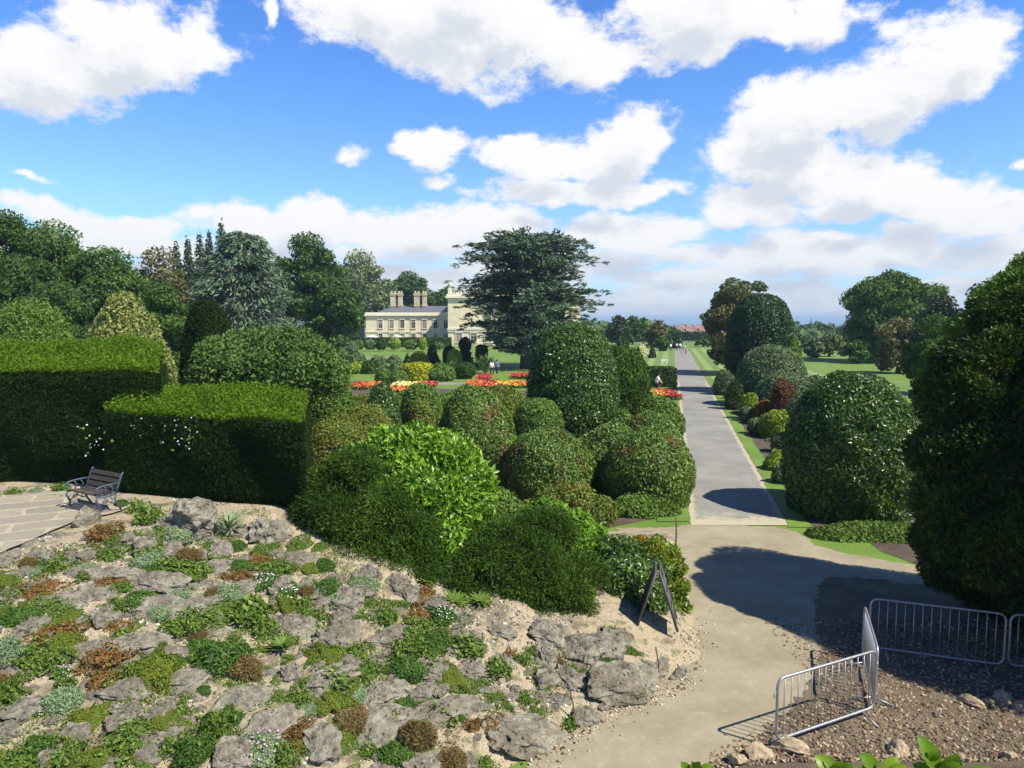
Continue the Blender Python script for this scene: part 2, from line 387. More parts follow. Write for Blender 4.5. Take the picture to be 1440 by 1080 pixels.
def rev(geo, kind, rx, ry, h, L, W, cov=2.6, c=(0, 0, 0), jit=.6, out=.25, mi=0, lump=.05, lf=1.9, depth=.13, tuft=0.0, core=True, rnd_top=0.0, dens=1.0):
    tt = np.linspace(0.0, 1.0, 241); rr = prof(kind, tt)
    ds = np.sqrt((np.diff(rr) * max(rx, ry)) ** 2 + (np.diff(tt) * h) ** 2)
    w = ds * (rr[1:] + rr[:-1]) * .5 + 1e-9; area = w.sum() * math.pi * (rx + ry)
    n = int(cov * area / (L * W * .5) * dens) + 20
    sd_ = R.integers(1 << 30)
    def surf(t, ph, sc=1.0):
        r = np.interp(t, tt, rr)
        P = np.stack([rx * r * np.cos(ph) * sc, ry * r * np.sin(ph) * sc, h * (t if sc == 1 else t * (1 - (1 - sc) * .9))], 1)
        g = np.random.default_rng(sd_); lu = 1 + lump * wob(P / max(rx, h) * 3, lf, g)
        P[:, :2] *= lu[:, None]; P[:, 2] *= 1 + (lu - 1) * .7
        e = .01; dr = (np.interp(np.minimum(t + e, 1), tt, rr) - np.interp(np.maximum(t - e, 0), tt, rr)) / (np.minimum(t + e, 1) - np.maximum(t - e, 0))
        N = unit(np.stack([np.cos(ph) * h, np.sin(ph) * h, -dr * (rx + ry) / 2], 1)); return P, N
    cdf = np.cumsum(w) / w.sum()
    t = np.interp(R.random(n), cdf, (tt[1:] + tt[:-1]) / 2); ph = R.uniform(0, 2 * math.pi, n)
    P, N = surf(t, ph)
    s = min(rx, h)
    P = P + N * (.045 * s ** .5 * wob(P, 7 / max(.4, s ** .5), np.random.default_rng(sd_ + 1)) + R.uniform(-depth, depth * .55, n) * min(1.0, s))[:, None] + N * (tuft * R.random(n) ** 4)[:, None]
    P[:, 2] = np.maximum(P[:, 2], .02)
    leaves(geo, P + np.array(c), N, L, W, jit, out, mi, lvar=.5)
    if core:
        a, bq = 36, 20
        T_, PH = np.meshgrid(np.linspace(0, 1, bq), np.linspace(0, 2 * math.pi, a, endpoint=False), indexing='ij')
        P, _ = surf(T_.ravel(), PH.ravel(), max(.6, 1 - (depth * .9 + .02) * min(1, s) / s))
        i, j = np.meshgrid(np.arange(bq - 1), np.arange(a), indexing='ij')
        q = np.stack([i * a + j, i * a + (j + 1) % a, (i + 1) * a + (j + 1) % a, (i + 1) * a + j], -1).reshape(-1, 4)
        geo.add(P + np.array(c), q, mi, np.full(len(q), .3))

def lod(L, Y): return max(L, .0036 * Y)

def shrub(name, label, cat, px0, px1, top, Y, kind='dome', mat='laurel', L=.1, asp=.5, zb=0.0, group=None, ryf=1.0, **kw):
    """px0, px1: its sides in the photo; top: its top; Y: distance ahead"""
    mid = (top + 560) / 2
    x0, x1 = xat(px0, Y, mid), xat(px1, Y, mid); rx = (x1 - x0) / 2; h = zat(top, Y) - zb
    L = lod(L, Y); g = Geo(); rev(g, kind, rx, rx * ryf, h, L, L * asp, **kw)
    o = g.build(name, M[mat], None, ((x0 + x1) / 2, Y, zb))
    return tag(o, label, cat, group)

def lobe_leaves(geo, lobes, L, W, cov, jit=.6, out=.3, mi=0, flat=.85, dirs=False, droop=0.0, depth=.12, core=False, shell=.88):
    Ls = np.array(lobes); 
    for i, (x, y, z, r) in enumerate(lobes):
        area = 4 * math.pi * r * r * .9; n = int(cov * area / (L * W * .5)) + 4
        D = unit(R.normal(size=(n, 3))); sc = 1 + R.uniform(-depth * 1.6, depth, n) + .12 * wob(D, 3.2)
        P = D * (r * sc)[:, None] * np.array([1, 1, flat]) + np.array([x, y, z])
        keep = np.ones(n, bool)
        for j in range(len(Ls)):
            if j == i or np.sum((Ls[j, :3] - Ls[i, :3]) ** 2) > (Ls[j, 3] + r * 1.2) ** 2: continue
            q = (P - Ls[j, :3]) / np.array([1, 1, flat]); keep &= (q ** 2).sum(1) > (Ls[j, 3] * shell * .9) ** 2
        P, D2 = P[keep], D[keep]; lo = R.uniform(-.28, .28)
        leaves(geo, P, unit(D2 * np.array([1, 1, 1.2])), L, W, jit, out, mi, D2 if dirs else None, droop, np.clip(R.random(len(P)) * .75 + .12 + lo, 0, 1), .5)
        if core:
            a, bq = 14, 9; T_, PH = np.meshgrid(np.linspace(.02, math.pi - .02, bq), np.linspace(0, 2 * math.pi, a, endpoint=False), indexing='ij')
            Q = np.stack([np.sin(T_) * np.cos(PH), np.sin(T_) * np.sin(PH), np.cos(T_) * flat], -1).reshape(-1, 3) * r * .8 + np.array([x, y, z])
            ii, jj = np.meshgrid(np.arange(bq - 1), np.arange(a), indexing='ij')
            q = np.stack([ii * a + jj, (ii + 1) * a + jj, (ii + 1) * a + (jj + 1) % a, ii * a + (jj + 1) % a], -1).reshape(-1, 4)
            geo.add(Q, q, mi, np.full(len(q), .3))

def bush(name, label, cat, loc, lobes, mat, L, asp, cov=2.4, group=None, core=True, **kw):
    g = Geo(); lobe_leaves(g, lobes, L, L * asp, cov, core=core, **kw)
    return tag(g.build(name, M[mat], None, loc), label, cat, group)

# ------------------------------------------------------------------ trees
def limbs(geo, base_r, h, targets, rng, lean=0.0):
    top = h * .62; pts = []
    for i in range(7):
        f = i / 6; pts.append((lean * f + .15 * base_r * math.sin(3 * f), .1 * base_r * math.cos(4 * f), top * f))
    geo.tube(pts, [base_r * (1.25 if i == 0 else 1 - .11 * i) for i in range(7)], 10)
    for tx, ty, tz in targets:
        f = rng.uniform(.35, .95); s = Vector((lean * f, 0, top * f)); e = Vector((tx, ty, tz))
        if e.z < s.z: s.z = max(.1, e.z - .1 * h)
        mid = s.lerp(e, .5) + Vector((0, 0, .06 * h))
        geo.tube([s, s.lerp(mid, .5), mid, mid.lerp(e, .6), e], [base_r * q for q in (.42, .34, .26, .16, .06)], 6)

def tree(name, label, cat, px0, px1, top, Y, mat='oak', base=None, zb=0.0, nl=34, lr=.26, cov=1.5, group=None, asp=.6, Lm=1.0, trunk=.1, seed=1, bark='bark', fl=.72, sh=None, zlow=.12):
    mid = (top + 480) / 2; x0, x1 = xat(px0, Y, mid), xat(px1, Y, mid); rx = (x1 - x0) / 2; H = zat(top, Y) - zb
    rng = np.random.default_rng(seed); L = lod(.16, Y) * 1.15 * Lm
    root = tag(empty(name, ((x0 + x1) / 2, Y, zb)), label, cat, group)
    lob = []; c0 = H * (zlow + 1) / 2; rz = H * (1 - zlow) / 2
    for i in range(nl):
        d = unit(rng.normal(size=3)); q = rng.uniform(.5, .86)
        hz = d[2] * q; w = 1.0 if sh is None else np.interp(hz, [-1, -.4, .2, .6, 1], sh)
        r = min(rx, rz) * lr * rng.uniform(.7, 1.35)
        lob.append((d[0] * q * rx * w, d[1] * q * rx * .9 * w, c0 + hz * rz * .97 - r * .25, r))
    for i in range(nl):
        x, y, z, r = lob[i]
        for _ in range(2):
            d = unit(rng.normal(size=3)); q = r * rng.uniform(.35, .6); lob.append((x + d[0] * r * .8, y + d[1] * r * .8, z + d[2] * r * .65, q))
    r = min(rx * .42, rz * .34); lob.append((0, 0, H - r * .95, r)); lob.append((0, 0, c0, min(rx, rz) * .4))
    g = Geo(); lobe_leaves(g, lob, L, L * asp, cov * .85, jit=.8, flat=fl, shell=.72, depth=.3)
    g.build('crown', M[mat], root)
    g = Geo(); pick = [lob[i][:3] for i in rng.choice(nl, min(nl, 12), False)]
    limbs(g, max(.18, rx * trunk), H, pick, rng); g.build('trunk', M[bark], root)
    return root

def cedar(name, label, px, half, top, Y, mat, prof_r, nbr=150, droop=.12, rise=.16, seed=3, H0=.1, padr=.2, L=.42, zb=0.0, tip=.25):
    """a trunk with many level branches, each carrying flat overlapping tufts of needles"""
    rng = np.random.default_rng(seed); H = zat(top, Y) - zb; RX = half / F * Y
    root = tag(empty(name, (xat(px, Y, 420), Y, zb)), label, 'tree')
    g = Geo(); tg = Geo()
    tg.tube([(0, 0, H * .94 * i / 8) for i in range(9)], [RX * .085 * (1.3 - .14 * i) for i in range(9)], 10)
    pts, nrm, dr = [], [], []
    for k in range(nbr):
        ff = H0 + (.985 - H0) * ((k + rng.random()) / nbr) ** .92; az = k * 2.39996 + rng.uniform(-.5, .5)
        ln = RX * np.interp(ff, *prof_r) * rng.uniform(.6, 1.0); z0 = H * ff - .1 * ln; ri = rise * rng.uniform(.4, 1.7); dp = droop * rng.uniform(.5, 1.5)
        d = np.array([math.cos(az), math.sin(az)]); bend = rng.uniform(-.3, .3)
        def pos(s): return np.array([d[0] * ln * s - d[1] * bend * ln * s * s, d[1] * ln * s + d[0] * bend * ln * s * s, z0 + ln * (ri * math.sin(s * 2.0) - dp * s * s)])
        tg.tube([pos(s) for s in (0, .3, .6, .95)], [RX * .018, RX * .013, RX * .009, RX * .004], 5)
        for s in np.linspace(.3, 1.03, 8):
            pr = padr * RX * (.35 + .65 * math.sin(math.pi * min(1, s * .75 + .2))) * rng.uniform(.45, 1.0) * (.6 + .4 * ln / RX); c = pos(s) + rng.normal(0, .05 * RX, 3) * np.array([1, 1, .5])
            n = int(8 + 34 * (pr / (padr * RX)) ** 1.6)
            a = rng.uniform(0, 2 * math.pi, n); rr = np.sqrt(rng.random(n)) * pr
            P = np.stack([c[0] + rr * np.cos(a), c[1] + rr * np.sin(a), c[2] - (.18 + 2 * dp) * rr * rr / pr + rng.normal(0, .10 * pr, n)], 1)
            dd = np.stack([np.cos(a) * .5 + d[0], np.sin(a) * .5 + d[1], rng.normal(tip, .25, n)], 1)
            pts.append(P); dr.append(dd); nrm.append(np.tile([0, 0, 1.0], (n, 1)) + .5 * np.stack([np.cos(a), np.sin(a), 0 * a], 1))
    P, N, D = np.concatenate(pts), unit(np.concatenate(nrm)), np.concatenate(dr)
    leaves(g, P, N, L * 1.7, L * .5, .6, .08, 0, D * 2)
    g.build('crown', M[mat], root); tg.build('trunk', M['bark'], root)
    return root

def conifer(name, label, px, half, top, Y, mat='darktree', zb=0.0, group=None, seed=0):
    H = zat(top, Y) - zb; rx = half / F * Y; L = lod(.3, Y) * 1.1
    root = tag(empty(name, (xat(px, Y, 400), Y, zb)), label, 'tree', group); rng = np.random.default_rng(seed)
    n = int(5200); t = 1 - np.sqrt(rng.random(n)) * .96; a = rng.uniform(0, 6.283, n)
    whorl = .72 + .28 * np.abs(np.sin(t * 38 + np.sin(a * 3)))
    r = rx * (1 - t) ** .8 * whorl * np.sqrt(rng.uniform(.25, 1.1, n)) * 1.0 + .1
    P = np.stack([r * np.cos(a), r * np.sin(a), H * t], 1); D = np.stack([np.cos(a), np.sin(a), -.25 + 0 * a], 1)
    g = Geo(); leaves(g, P, unit(D + np.array([0, 0, .9])), L * 1.3, L * .5, .5, .1, 0, D); g.build('crown', M[mat], root)
    g = Geo(); g.tube([(0, 0, 0), (0, 0, H * .5), (0, 0, H * .95)], [rx * .12, rx * .08, rx * .02], 8); g.build('trunk', M['bark'], root)
    return root

# ------------------------------------------------------------------ sky with clouds
W = bpy.data.worlds.new('World'); SC.world = W; W.use_nodes = True
t = NT(W.node_tree); bg = W.node_tree.nodes['Background']
sky = t.n('ShaderNodeTexSky', sky_type='NISHITA', sun_disc=False, sun_elevation=SUN_EL, sun_rotation=SUN_AZ, altitude=100, air_density=1.0, dust_density=.4, ozone_density=2.0)

def azel(px, py):
    u, y, w = ray(px, py); d = Vector((u, y, w)).normalized()
    return math.atan2(d.x, d.y), math.asin(d.z)

CL = [  # clouds: px, py, half width, half height (photo pixels), tilt in degrees
    (180, 55, 165, 62, 6), (50, 110, 120, 58, 0), (95, 85, 130, 60, 8), (290, 50, 55, 45, 0),
    (600, 12, 210, 70, 0), (700, 55, 190, 66, 0), (830, 85, 95, 42, 4), (560, 40, 90, 48, -14),
    (980, 5, 170, 58, 0), (1060, 38, 150, 36, 0), (1150, 15, 50, 30, 0),
    (1130, 165, 175, 58, 16), (1260, 125, 150, 66, 18), (1350, 90, 75, 48, 0), (1080, 220, 160, 45, 0), (1180, 250, 200, 42, 0),
    (770, 222, 120, 40, 0), (880, 200, 75, 42, 10), (612, 203, 56, 28, 0), (622, 248, 46, 18, 0), (820, 268, 180, 20, 0),
    (490, 210, 38, 23, 20), (368, 12, 16, 50, 0), (48, 262, 70, 11, 0),
    (190, 322, 85, 28, 0), (95, 310, 80, 22, 0), (440, 310, 85, 42, 0), (350, 312, 90, 30, 0), (580, 335, 150, 34, 0), (690, 312, 100, 32, 0),
    (880, 330, 130, 34, 0), (1060, 295, 120, 34, 0), (1200, 290, 110, 26, 0), (1300, 278, 90, 40, 0), (1390, 300, 100, 30, 0),
    (1280, 332, 50, 22, 0), (1130, 350, 110, 30, 0), (1440, 226, 30, 18, 0), (1410, 345, 60, 22, 0)]
gt = bpy.data.node_groups.new('cloud_field', 'ShaderNodeTree')
gt.interface.new_socket('P', in_out='INPUT', socket_type='NodeSocketVector'); gt.interface.new_socket('D', in_out='OUTPUT', socket_type='NodeSocketFloat')
g = NT(gt); gi = g.n('NodeGroupInput'); go = g.n('NodeGroupOutput')
wn = g.n('ShaderNodeTexNoise'); wn.inputs['Scale'].default_value = 11; wn.inputs['Detail'].default_value = 6; g.l(gi.outputs[0], wn.inputs['Vector'])
wv = g.n('ShaderNodeVectorMath', operation='MULTIPLY_ADD'); wv.inputs[1].default_value = (.10, .07, 0); g.l(wn.outputs['Color'], wv.inputs[0])
sh = g.n('ShaderNodeVectorMath', operation='ADD'); g.l(gi.outputs[0], sh.inputs[0]); sh.inputs[1].default_value = (-.05, -.035, 0); g.l(sh.outputs[0], wv.inputs[2])
acc = None
for px, py, hx, hy, tl in CL:
    a, e = azel(px, py); k = math.cos(a) ** 1.0
    mp = g.n('ShaderNodeMapping', vector_type='TEXTURE'); mp.inputs['Location'].default_value = (a, e, 0)
    mp.inputs['Rotation'].default_value[2] = rad(tl); mp.inputs['Scale'].default_value = (hx / F * k * k + .004, hy / F * k + .004, 1)
    
    if acc is None: g.l(wv.outputs[0], mp.inputs[0])
    else:
        ch_ = g.n('ShaderNodeVectorMath', operation='MULTIPLY_ADD'); g.l(acc, ch_.inputs[0]); ch_.inputs[1].default_value = (1e-7, 1e-7, 0); g.l(wv.outputs[0], ch_.inputs[2]); g.l(ch_.outputs[0], mp.inputs[0])
    ln = g.n('ShaderNodeVectorMath', operation='LENGTH'); g.l(mp.outputs[0], ln.inputs[0])
    q = g.math('SUBTRACT', 1.0 if hx * hy > 900 else .62, ln.outputs['Value']); acc = q if acc is None else g.math('MAXIMUM', acc, q)
acc = g.math('MULTIPLY', g.math('MAXIMUM', acc, -.7), .95)
sx = g.n('ShaderNodeSeparateXYZ'); g.l(gi.outputs[0], sx.inputs[0])
band = g.remap(sx.outputs[1], .175, .085, -.6, .34)
acc = g.math('MAXIMUM', acc, band)
m1 = g.n('ShaderNodeMapping'); m1.inputs['Scale'].default_value = (10, 16, 1); g.l(gi.outputs[0], m1.inputs[0])
f1 = g.noise(m1.outputs[0], 1.0, 11, .66)
m2 = g.n('ShaderNodeMapping'); m2.inputs['Scale'].default_value = (9, 30, 1); m2.inputs['Location'].default_value = (3, 7, 0); g.l(gi.outputs[0], m2.inputs[0])
f2 = g.noise(m2.outputs[0], 1.0, 9, .62)
lowk = g.remap(sx.outputs[1], .17, .08)
fn = g.n('ShaderNodeMix'); g.l(lowk, fn.inputs[0]); g.l(f1, fn.inputs[2]); g.l(f2, fn.inputs[3])
g.l(g.math('ADD', acc, g.math('MULTIPLY', g.math('SUBTRACT', fn.outputs[0], .5), 2.1)), go.inputs[0])

tc = t.n('ShaderNodeTexCoord'); sp = t.n('ShaderNodeSeparateXYZ'); t.l(tc.outputs['Generated'], sp.inputs[0])
az = t.math('ARCTAN2', sp.outputs[0], sp.outputs[1]); el = t.math('ARCSINE', sp.outputs[2])
cv = t.n('ShaderNodeCombineXYZ'); t.l(az, cv.inputs[0]); t.l(el, cv.inputs[1])
def field(vec):
    n = t.n('ShaderNodeGroup'); n.node_tree = gt; t.l(vec, n.inputs[0]); return n.outputs[0]
D0 = field(cv.outputs[0])
off = t.n('ShaderNodeVectorMath', operation='ADD'); t.l(cv.outputs[0], off.inputs[0]); off.inputs[1].default_value = (.014, .042, 0)
D1 = field(off.outputs[0])
alpha = t.remap(D0, .0, .40)
shade = t.math('ADD', t.math('MULTIPLY', t.remap(D1, .15, 1.0), .75), t.math('MULTIPLY', t.remap(el, .16, .03), .45), True)
ccol = t.ramp(shade, [(0, (1.0, 1.0, 1.0)), (.3, (.92, .935, .96)), (.62, (.75, .785, .85)), (1, (.62, .685, .80))])
blue = t.ramp(t.remap(el, .02, .90, 0, 1, False), [(0, (.47, .60, .84)), (.16, (.50, .68, .92)), (.34, (.37, .62, .95)), (.5, (.29, .53, .95)), (.75, (.09, .2, .42)), (1, (.08, .16, .3))])
skyn = t.mix(1.0, sky.outputs[0], (.235, .235, .235), 'MULTIPLY')
base = t.mix(1.0, skyn, blue, 'MULTIPLY')
vis = t.mix(t.math('MULTIPLY', alpha, t.remap(el, -.02, .02)), base, ccol)
t.l(vis, bg.inputs[0]); W.cycles.sampling_method = 'MANUAL'; W.cycles.sample_map_resolution = 256; bg.inputs[1].default_value = SKY_STRENGTH = .74

# ------------------------------------------------------------------ ground and paths
def structure(o): return tag(o, kind='structure')

zs = [(-60, 0), (0, 0), (60, 0), (130, 0), (215, 0), (300, -3), (500, -9), (900, -16), (2000, -24), (6000, -32), (14000, -34), (40000, -34)]
xs = [-30000, -3000, -400, -100, -30, 0, 30, 100, 400, 3000, 30000]
V = [(x, y, z) for y, z in zs for x in xs]; nx = len(xs)
fq = [(j * nx + i, j * nx + i + 1, (j + 1) * nx + i + 1, (j + 1) * nx + i) for j in range(len(zs) - 1) for i in range(nx - 1)]
g = Geo(); g.add(V, fq[:4 * 10]); g.add(V, fq[4 * 10:], 1)
structure(g.build('ground', [M['lawn'], M['field']]))

PA = Vector((.3, 9.75)); PD = Vector((.742, .671)); PN = Vector((-.671, .742))
def slope_h(x, y):
    x = np.asarray(x, float); y = np.asarray(y, float)
    d = (x - PA.x) * PN.x + (y - PA.y) * PN.y
    d2 = 4.15 + (y - 16.4) * .17 - x
    d = np.minimum(d, d2)
    z = np.interp(d, [-2, 0, .35, 6.9, 7.3, 40], [-.5, 0, .28, 2.25, 2.33, 2.35])
    yb = 16.2 + np.maximum(0, -4 - x) * .34 + np.clip(x - 1, 0, 4) * .5
    k = np.clip((y - yb) / 4.0, 0, 1); k = k * k * (3 - 2 * k)
    return np.where(z > 0, z * (1 - k) - .08 * k, z)
def slope_z(x, y):
    z = slope_h(x, y); r = np.random.default_rng(3)
    P = np.stack([np.asarray(x, float).ravel(), np.asarray(y, float).ravel(), 0 * np.asarray(x, float).ravel()], 1)
    n = (.075 * wob(P, 1.7, np.random.default_rng(3), 9) + .03 * wob(P, 6, np.random.default_rng(4), 9)).reshape(z.shape)
    m_ = np.clip(z / .3, 0, 1) * np.clip((2.34 - z) / .15, .12, 1)
    return z + n * m_
def on_slope(px, py):
    u, y, w = ray(px, py); tt = np.linspace(5, 26, 1300)
    zz = slope_z(u * tt, y * tt); k = np.argmax(EYE + w * tt < zz)
    return (u * tt[k], y * tt[k], float(zz[k])) if k > 0 else None

gx, gy = np.meshgrid(np.arange(-17, 5.4, .085), np.arange(5.2, 23, .085), indexing='ij')
gz = slope_z(gx, gy); a, bq = gx.shape
i, j = np.meshgrid(np.arange(a - 1), np.arange(bq - 1), indexing='ij')
q = np.stack([i * bq + j, (i + 1) * bq + j, (i + 1) * bq + j + 1, i * bq + j + 1], -1).reshape(-1, 4)
g = Geo(); g.add(np.stack([gx, gy, gz], -1).reshape(-1, 3), q, 0, None, True)
structure(g.build('gravel_slope', M['slope']))

def smooth_poly(pts, per=6, jit=.05):
    n = len(pts); out = []
    for i in range(n):
        p0, p1, p2, p3 = (Vector(pts[(i + k) % n]) for k in (-1, 0, 1, 2))
        for s in range(per):
            u = s / per
            q = .5 * ((2 * p1) + (p2 - p0) * u + (2 * p0 - 5 * p1 + 4 * p2 - p3) * u * u + (3 * p1 - p0 - 3 * p2 + p3) * u ** 3)
            out.append((q.x + random.uniform(-jit, jit), q.y + random.uniform(-jit, jit)))
    return out
def sheet(name, pts, z, mat, per=6, jit=.04, rnd=True):
    p = smooth_poly(pts, per, jit) if rnd else pts
    tri = tessellate_polygon([[Vector((x, y, 0)) for x, y in p]])
    g = Geo(); T = []
    for a_, b_, c_ in tri:
        A, B, C_ = (Vector(p[k]) for k in (a_, b_, c_))
        T.append((a_, b_, c_) if (B - A).cross(C_ - A) > 0 else (a_, c_, b_))
    g.add([(x, y, z) for x, y in p], T); return structure(g.build(name, M[mat]))
def pz(lst, z=0.0): return [tuple(on_z(px, py, z)[:2]) for px, py in lst]

sheet('mulch_bed', [(1.6, 5), (2.4, 9.6), (3.3, 10.6), (4.5, 12.3), (5.2, 14.5), (5.2, 16.7), (9, 17.4), (14, 17.6), (24, 18), (24, 5)], .006, 'mulch', 6, .06)
g_pts = pz([(700, 1110), (745, 1076), (780, 1030), (850, 985), (915, 955), (948, 920), (955, 880), (950, 835), (930, 800), (905, 780), (850, 770)]) + [(-3, 19.6), (-12, 19.8), (-12, 22)] + \
    pz([(800, 747), (872, 743), (950, 741), (988, 737), (1108, 745), (1150, 768), (1230, 786), (1330, 800)]) + [(12.5, 17.6), (22, 18), (22, 16.6)] + \
    pz([(1330, 822), (1250, 816), (1165, 814), (1148, 840), (1150, 880), (1155, 915), (1140, 950), (1115, 990), (1082, 1022), (1040, 1052), (1003, 1076)]) + [(2.3, 8.5), (1.6, 4), (-2.5, 4), (-1.8, 8)]
sheet('gravel_path', g_pts, .012, 'gravel', 14, .07)

def strip(name, Y0, Y1, d0, d1, z, mat, step=1.5, jit=.03):
    n = max(2, int((Y1 - Y0) / step)); V = []; ys = np.linspace(Y0, Y1, n + 1)
    for y in ys:
        c_ = .224 * y + 2.2; V += [(c_ + d0 + random.uniform(-jit, jit), y, z), (c_ + d1 + random.uniform(-jit, jit), y, z)]
    g = Geo(); g.add(V, [(2 * k, 2 * k + 1, 2 * k + 3, 2 * k + 2) for k in range(n)]); return structure(g.build(name, M[mat]))
strip('path_edging', 21.5, 150, -1.6, 1.56, .016, 'gravel', .5, .07)
ys = np.concatenate([np.arange(21.2, 60, .6), np.arange(60, 166, 3)]); dx = [-1.5, -1.36, -1.15, -.7, 0, .7, 1.15, 1.34, 1.46]; ed = [1, .72, .3, .0, 0, 0, .25, .7, 1]
V = [(.224 * y + 2.2 + d, y, .02) for y in ys for d in dx]; nd = len(dx)
g = Geo(); g.add(V, [(k * nd + j, k * nd + j + 1, (k + 1) * nd + j + 1, (k + 1) * nd + j) for k in range(len(ys) - 1) for j in range(nd - 1)])
o = g.build('tarmac_path', M['tarmac']); at = o.data.attributes.new('edge', 'FLOAT', 'POINT')
at.data.foreach_set('value', np.array([max(e * (1 if y < 75 else .5), (1 - (y - 21.2) / 2.6) * .95) for y in ys for e in ed], np.float32)); structure(o)
strip('grass_verge', 21.6, 66, -2.5, -1.54, .024, 'lawn', .4, .07)
strip('grass_verge', 21.0, 66, 1.48, 2.12, .024, 'lawn', .4, .07)
strip('border_soil', 20.8, 66, 2.05, 9.0, .008, 'soil', 2, .1)
sheet('border_soil', [(10.2, 18.2), (12.5, 17.2), (24, 17.6), (24, 27), (15, 27), (10.6, 22)], .01, 'soil', 5, .1)
sheet('garden_soil', [(4.3, 21.9), (12.3, 60), (-2, 64), (-16, 64), (-16, 22.2)], .008, 'soil', 3, .05)
for Y0, Y1, d0, d1 in ((76, 165, 1.6, 16), (76, 150, -16, -1.7)): strip('striped_lawn', Y0, Y1, d0, d1, .012, 'striped', 6, .0)
g = Geo(); g.add([(-30, 69.5, .016), (16.6, 69.5, .016), (17, 72, .016), (-30, 72, .016)], [(0, 1, 2, 3)]); structure(g.build('cross_path', M['tarmac']))
g = Geo(); g.add([(-45, 94, .016), (21.8, 94, .016), (22, 95, .016), (-45, 95, .016)], [(0, 1, 2, 3)]); structure(g.build('cross_path', M['gravel']))
g = Geo(); g.add([(-75, 121, .016), (-20, 121, .016), (-20, 124, .016), (-75, 124, .016)], [(0, 1, 2, 3)]); structure(g.build('terrace_walk', M['gravel']))

# paved terrace
tp = [tuple(on_z(px, py, 2.37)[:2]) for px, py in [(-150, 860), (-60, 815), (0, 779), (60, 753), (118, 729), (160, 722), (185, 705), (110, 693), (0, 688), (-120, 690)]]
sheet('terrace_paving', tp, 2.385, 'flags', 4, .02)

# bank under the viewpoint
gx, gy = np.meshgrid(np.arange(2.2, 18, .2), np.arange(-6, 10.4, .2), indexing='ij')
gz = .42 * np.maximum(0, 9.75 - gy) * np.clip((gx - 2.5) / 1.3, 0, 1) - .03 + .05 * wob(np.stack([gx.ravel(), gy.ravel(), 0 * gx.ravel()], 1), 2.2).reshape(gx.shape) * np.clip((9.9 - gy), 0, 1)
a, bq = gx.shape; i, j = np.meshgrid(np.arange(a - 1), np.arange(bq - 1), indexing='ij')
q = np.stack([i * bq + j, (i + 1) * bq + j, (i + 1) * bq + j + 1, i * bq + j + 1], -1).reshape(-1, 4)
g = Geo(); g.add(np.stack([gx, gy, gz], -1).reshape(-1, 3), q, 0, None, True); structure(g.build('earth_bank', M['mulch']))
def bank_z(x, y): return max(0.0, .42 * max(0, 9.75 - y) * min(1, max(0, (x - 2.5) / 1.3)) - .03)

# scattered chips and pebbles
def scatter_chips(name, label_kind, pts, s0, s1, mats):
    n = len(pts); P = np.array(pts); g = Geo()
    N = unit(np.tile([0, 0, 1.0], (n, 1)) + .45 * R.normal(size=(n, 3))); s = R.uniform(s0, s1, n) ** 1.0
    T = unit(np.cross(N, R.normal(size=(n, 3)))); B = np.cross(N, T)
    asp = R.uniform(.4, .9, n)[:, None]; s = s[:, None]
    top = P + N * s * .5
    V = np.stack([P + T * s, P + B * s * asp, P - T * s, P - B * s * asp, top + T * s * .35, top + B * s * asp * .4, top - T * s * .3, top - B * s * asp * .35], 1)
    b0 = (np.arange(n) * 8)[:, None, None]; F_ = np.array([(4, 5, 6, 7), (0, 1, 5, 4), (1, 2, 6, 5), (2, 3, 7, 6), (3, 0, 4, 7)])[None]
    mi = R.integers(0, len(mats), n)
    fa = b0 + F_
    for k in range(len(mats)):
        sel = mi == k
        if sel.any(): g.f.append((fa[sel].reshape(-1, 4), k, np.repeat(R.random(sel.sum()), 5), False))
    g.v.append(V.reshape(-1, 3)); g.nv += n * 8
    return tag(g.build(name, [M[q_] for q_ in mats]), None, None, None, 'stuff')
for nm, c_ in (('chip_tan', (.30, .22, .13)), ('chip_pale', (.44, .36, .24)), ('chip_dark', (.09, .062, .04)), ('chip_red', (.19, .115, .065)), ('peb_pink', (.55, .41, .3)), ('peb_pale', (.62, .53, .42)), ('peb_tan', (.42, .3, .2)), ('peb_grey', (.3, .28, .26))):
    M[nm] = plain(nm, c_, .95, .2, 3)
pts = []
while len(pts) < 6500:
    px, py = random.uniform(1000, 1460), random.uniform(870, 1085)
    p = on_z(px, py)
    if 5.2 + .0 * p.y < p.x + max(0, (11.4 - p.y) * 1.4) and p.y < 16.5 and p.y > 9: pts.append((p.x, p.y, .006 + max(0, bank_z(p.x, p.y))))
scatter_chips('wood_chips', '', pts, .01, .05, ['chip_tan', 'chip_pale', 'chip_dark', 'chip_red', 'chip_tan'])
pts = []
while len(pts) < 700:
    t_ = random.random(); px, py = [(985, 880), (955, 965), (870, 1000), (745, 1075)][min(2, int(t_ * 3))], 0
    k = t_ * 3 - min(2, int(t_ * 3)); A_ = [(985, 880), (955, 965), (870, 1000), (745, 1075)]; i_ = min(2, int(t_ * 3))
    p = on_z(A_[i_][0] * (1 - k) + A_[i_ + 1][0] * k + random.gauss(0, 14), A_[i_][1] * (1 - k) + A_[i_ + 1][1] * k + random.gauss(0, 9))
    pts.append((p.x, p.y, max(.015, float(slope_z(p.x, p.y)))))
scatter_chips('leaf_litter', '', pts, .012, .04, ['chip_tan', 'chip_pale', 'chip_dark', 'peb_pale'])
xx, yy = R.uniform(-12, 4.2, 60000), R.uniform(6.5, 16.5, 60000); zz = slope_z(xx, yy)
k = (zz > .03) & (np.abs(xx / yy) < .78) & (zz < 2.33); k &= wob(np.stack([xx, yy, 0 * xx], 1), 2.0) > -.5
P = np.stack([xx, yy, zz], 1)[k][:22000]
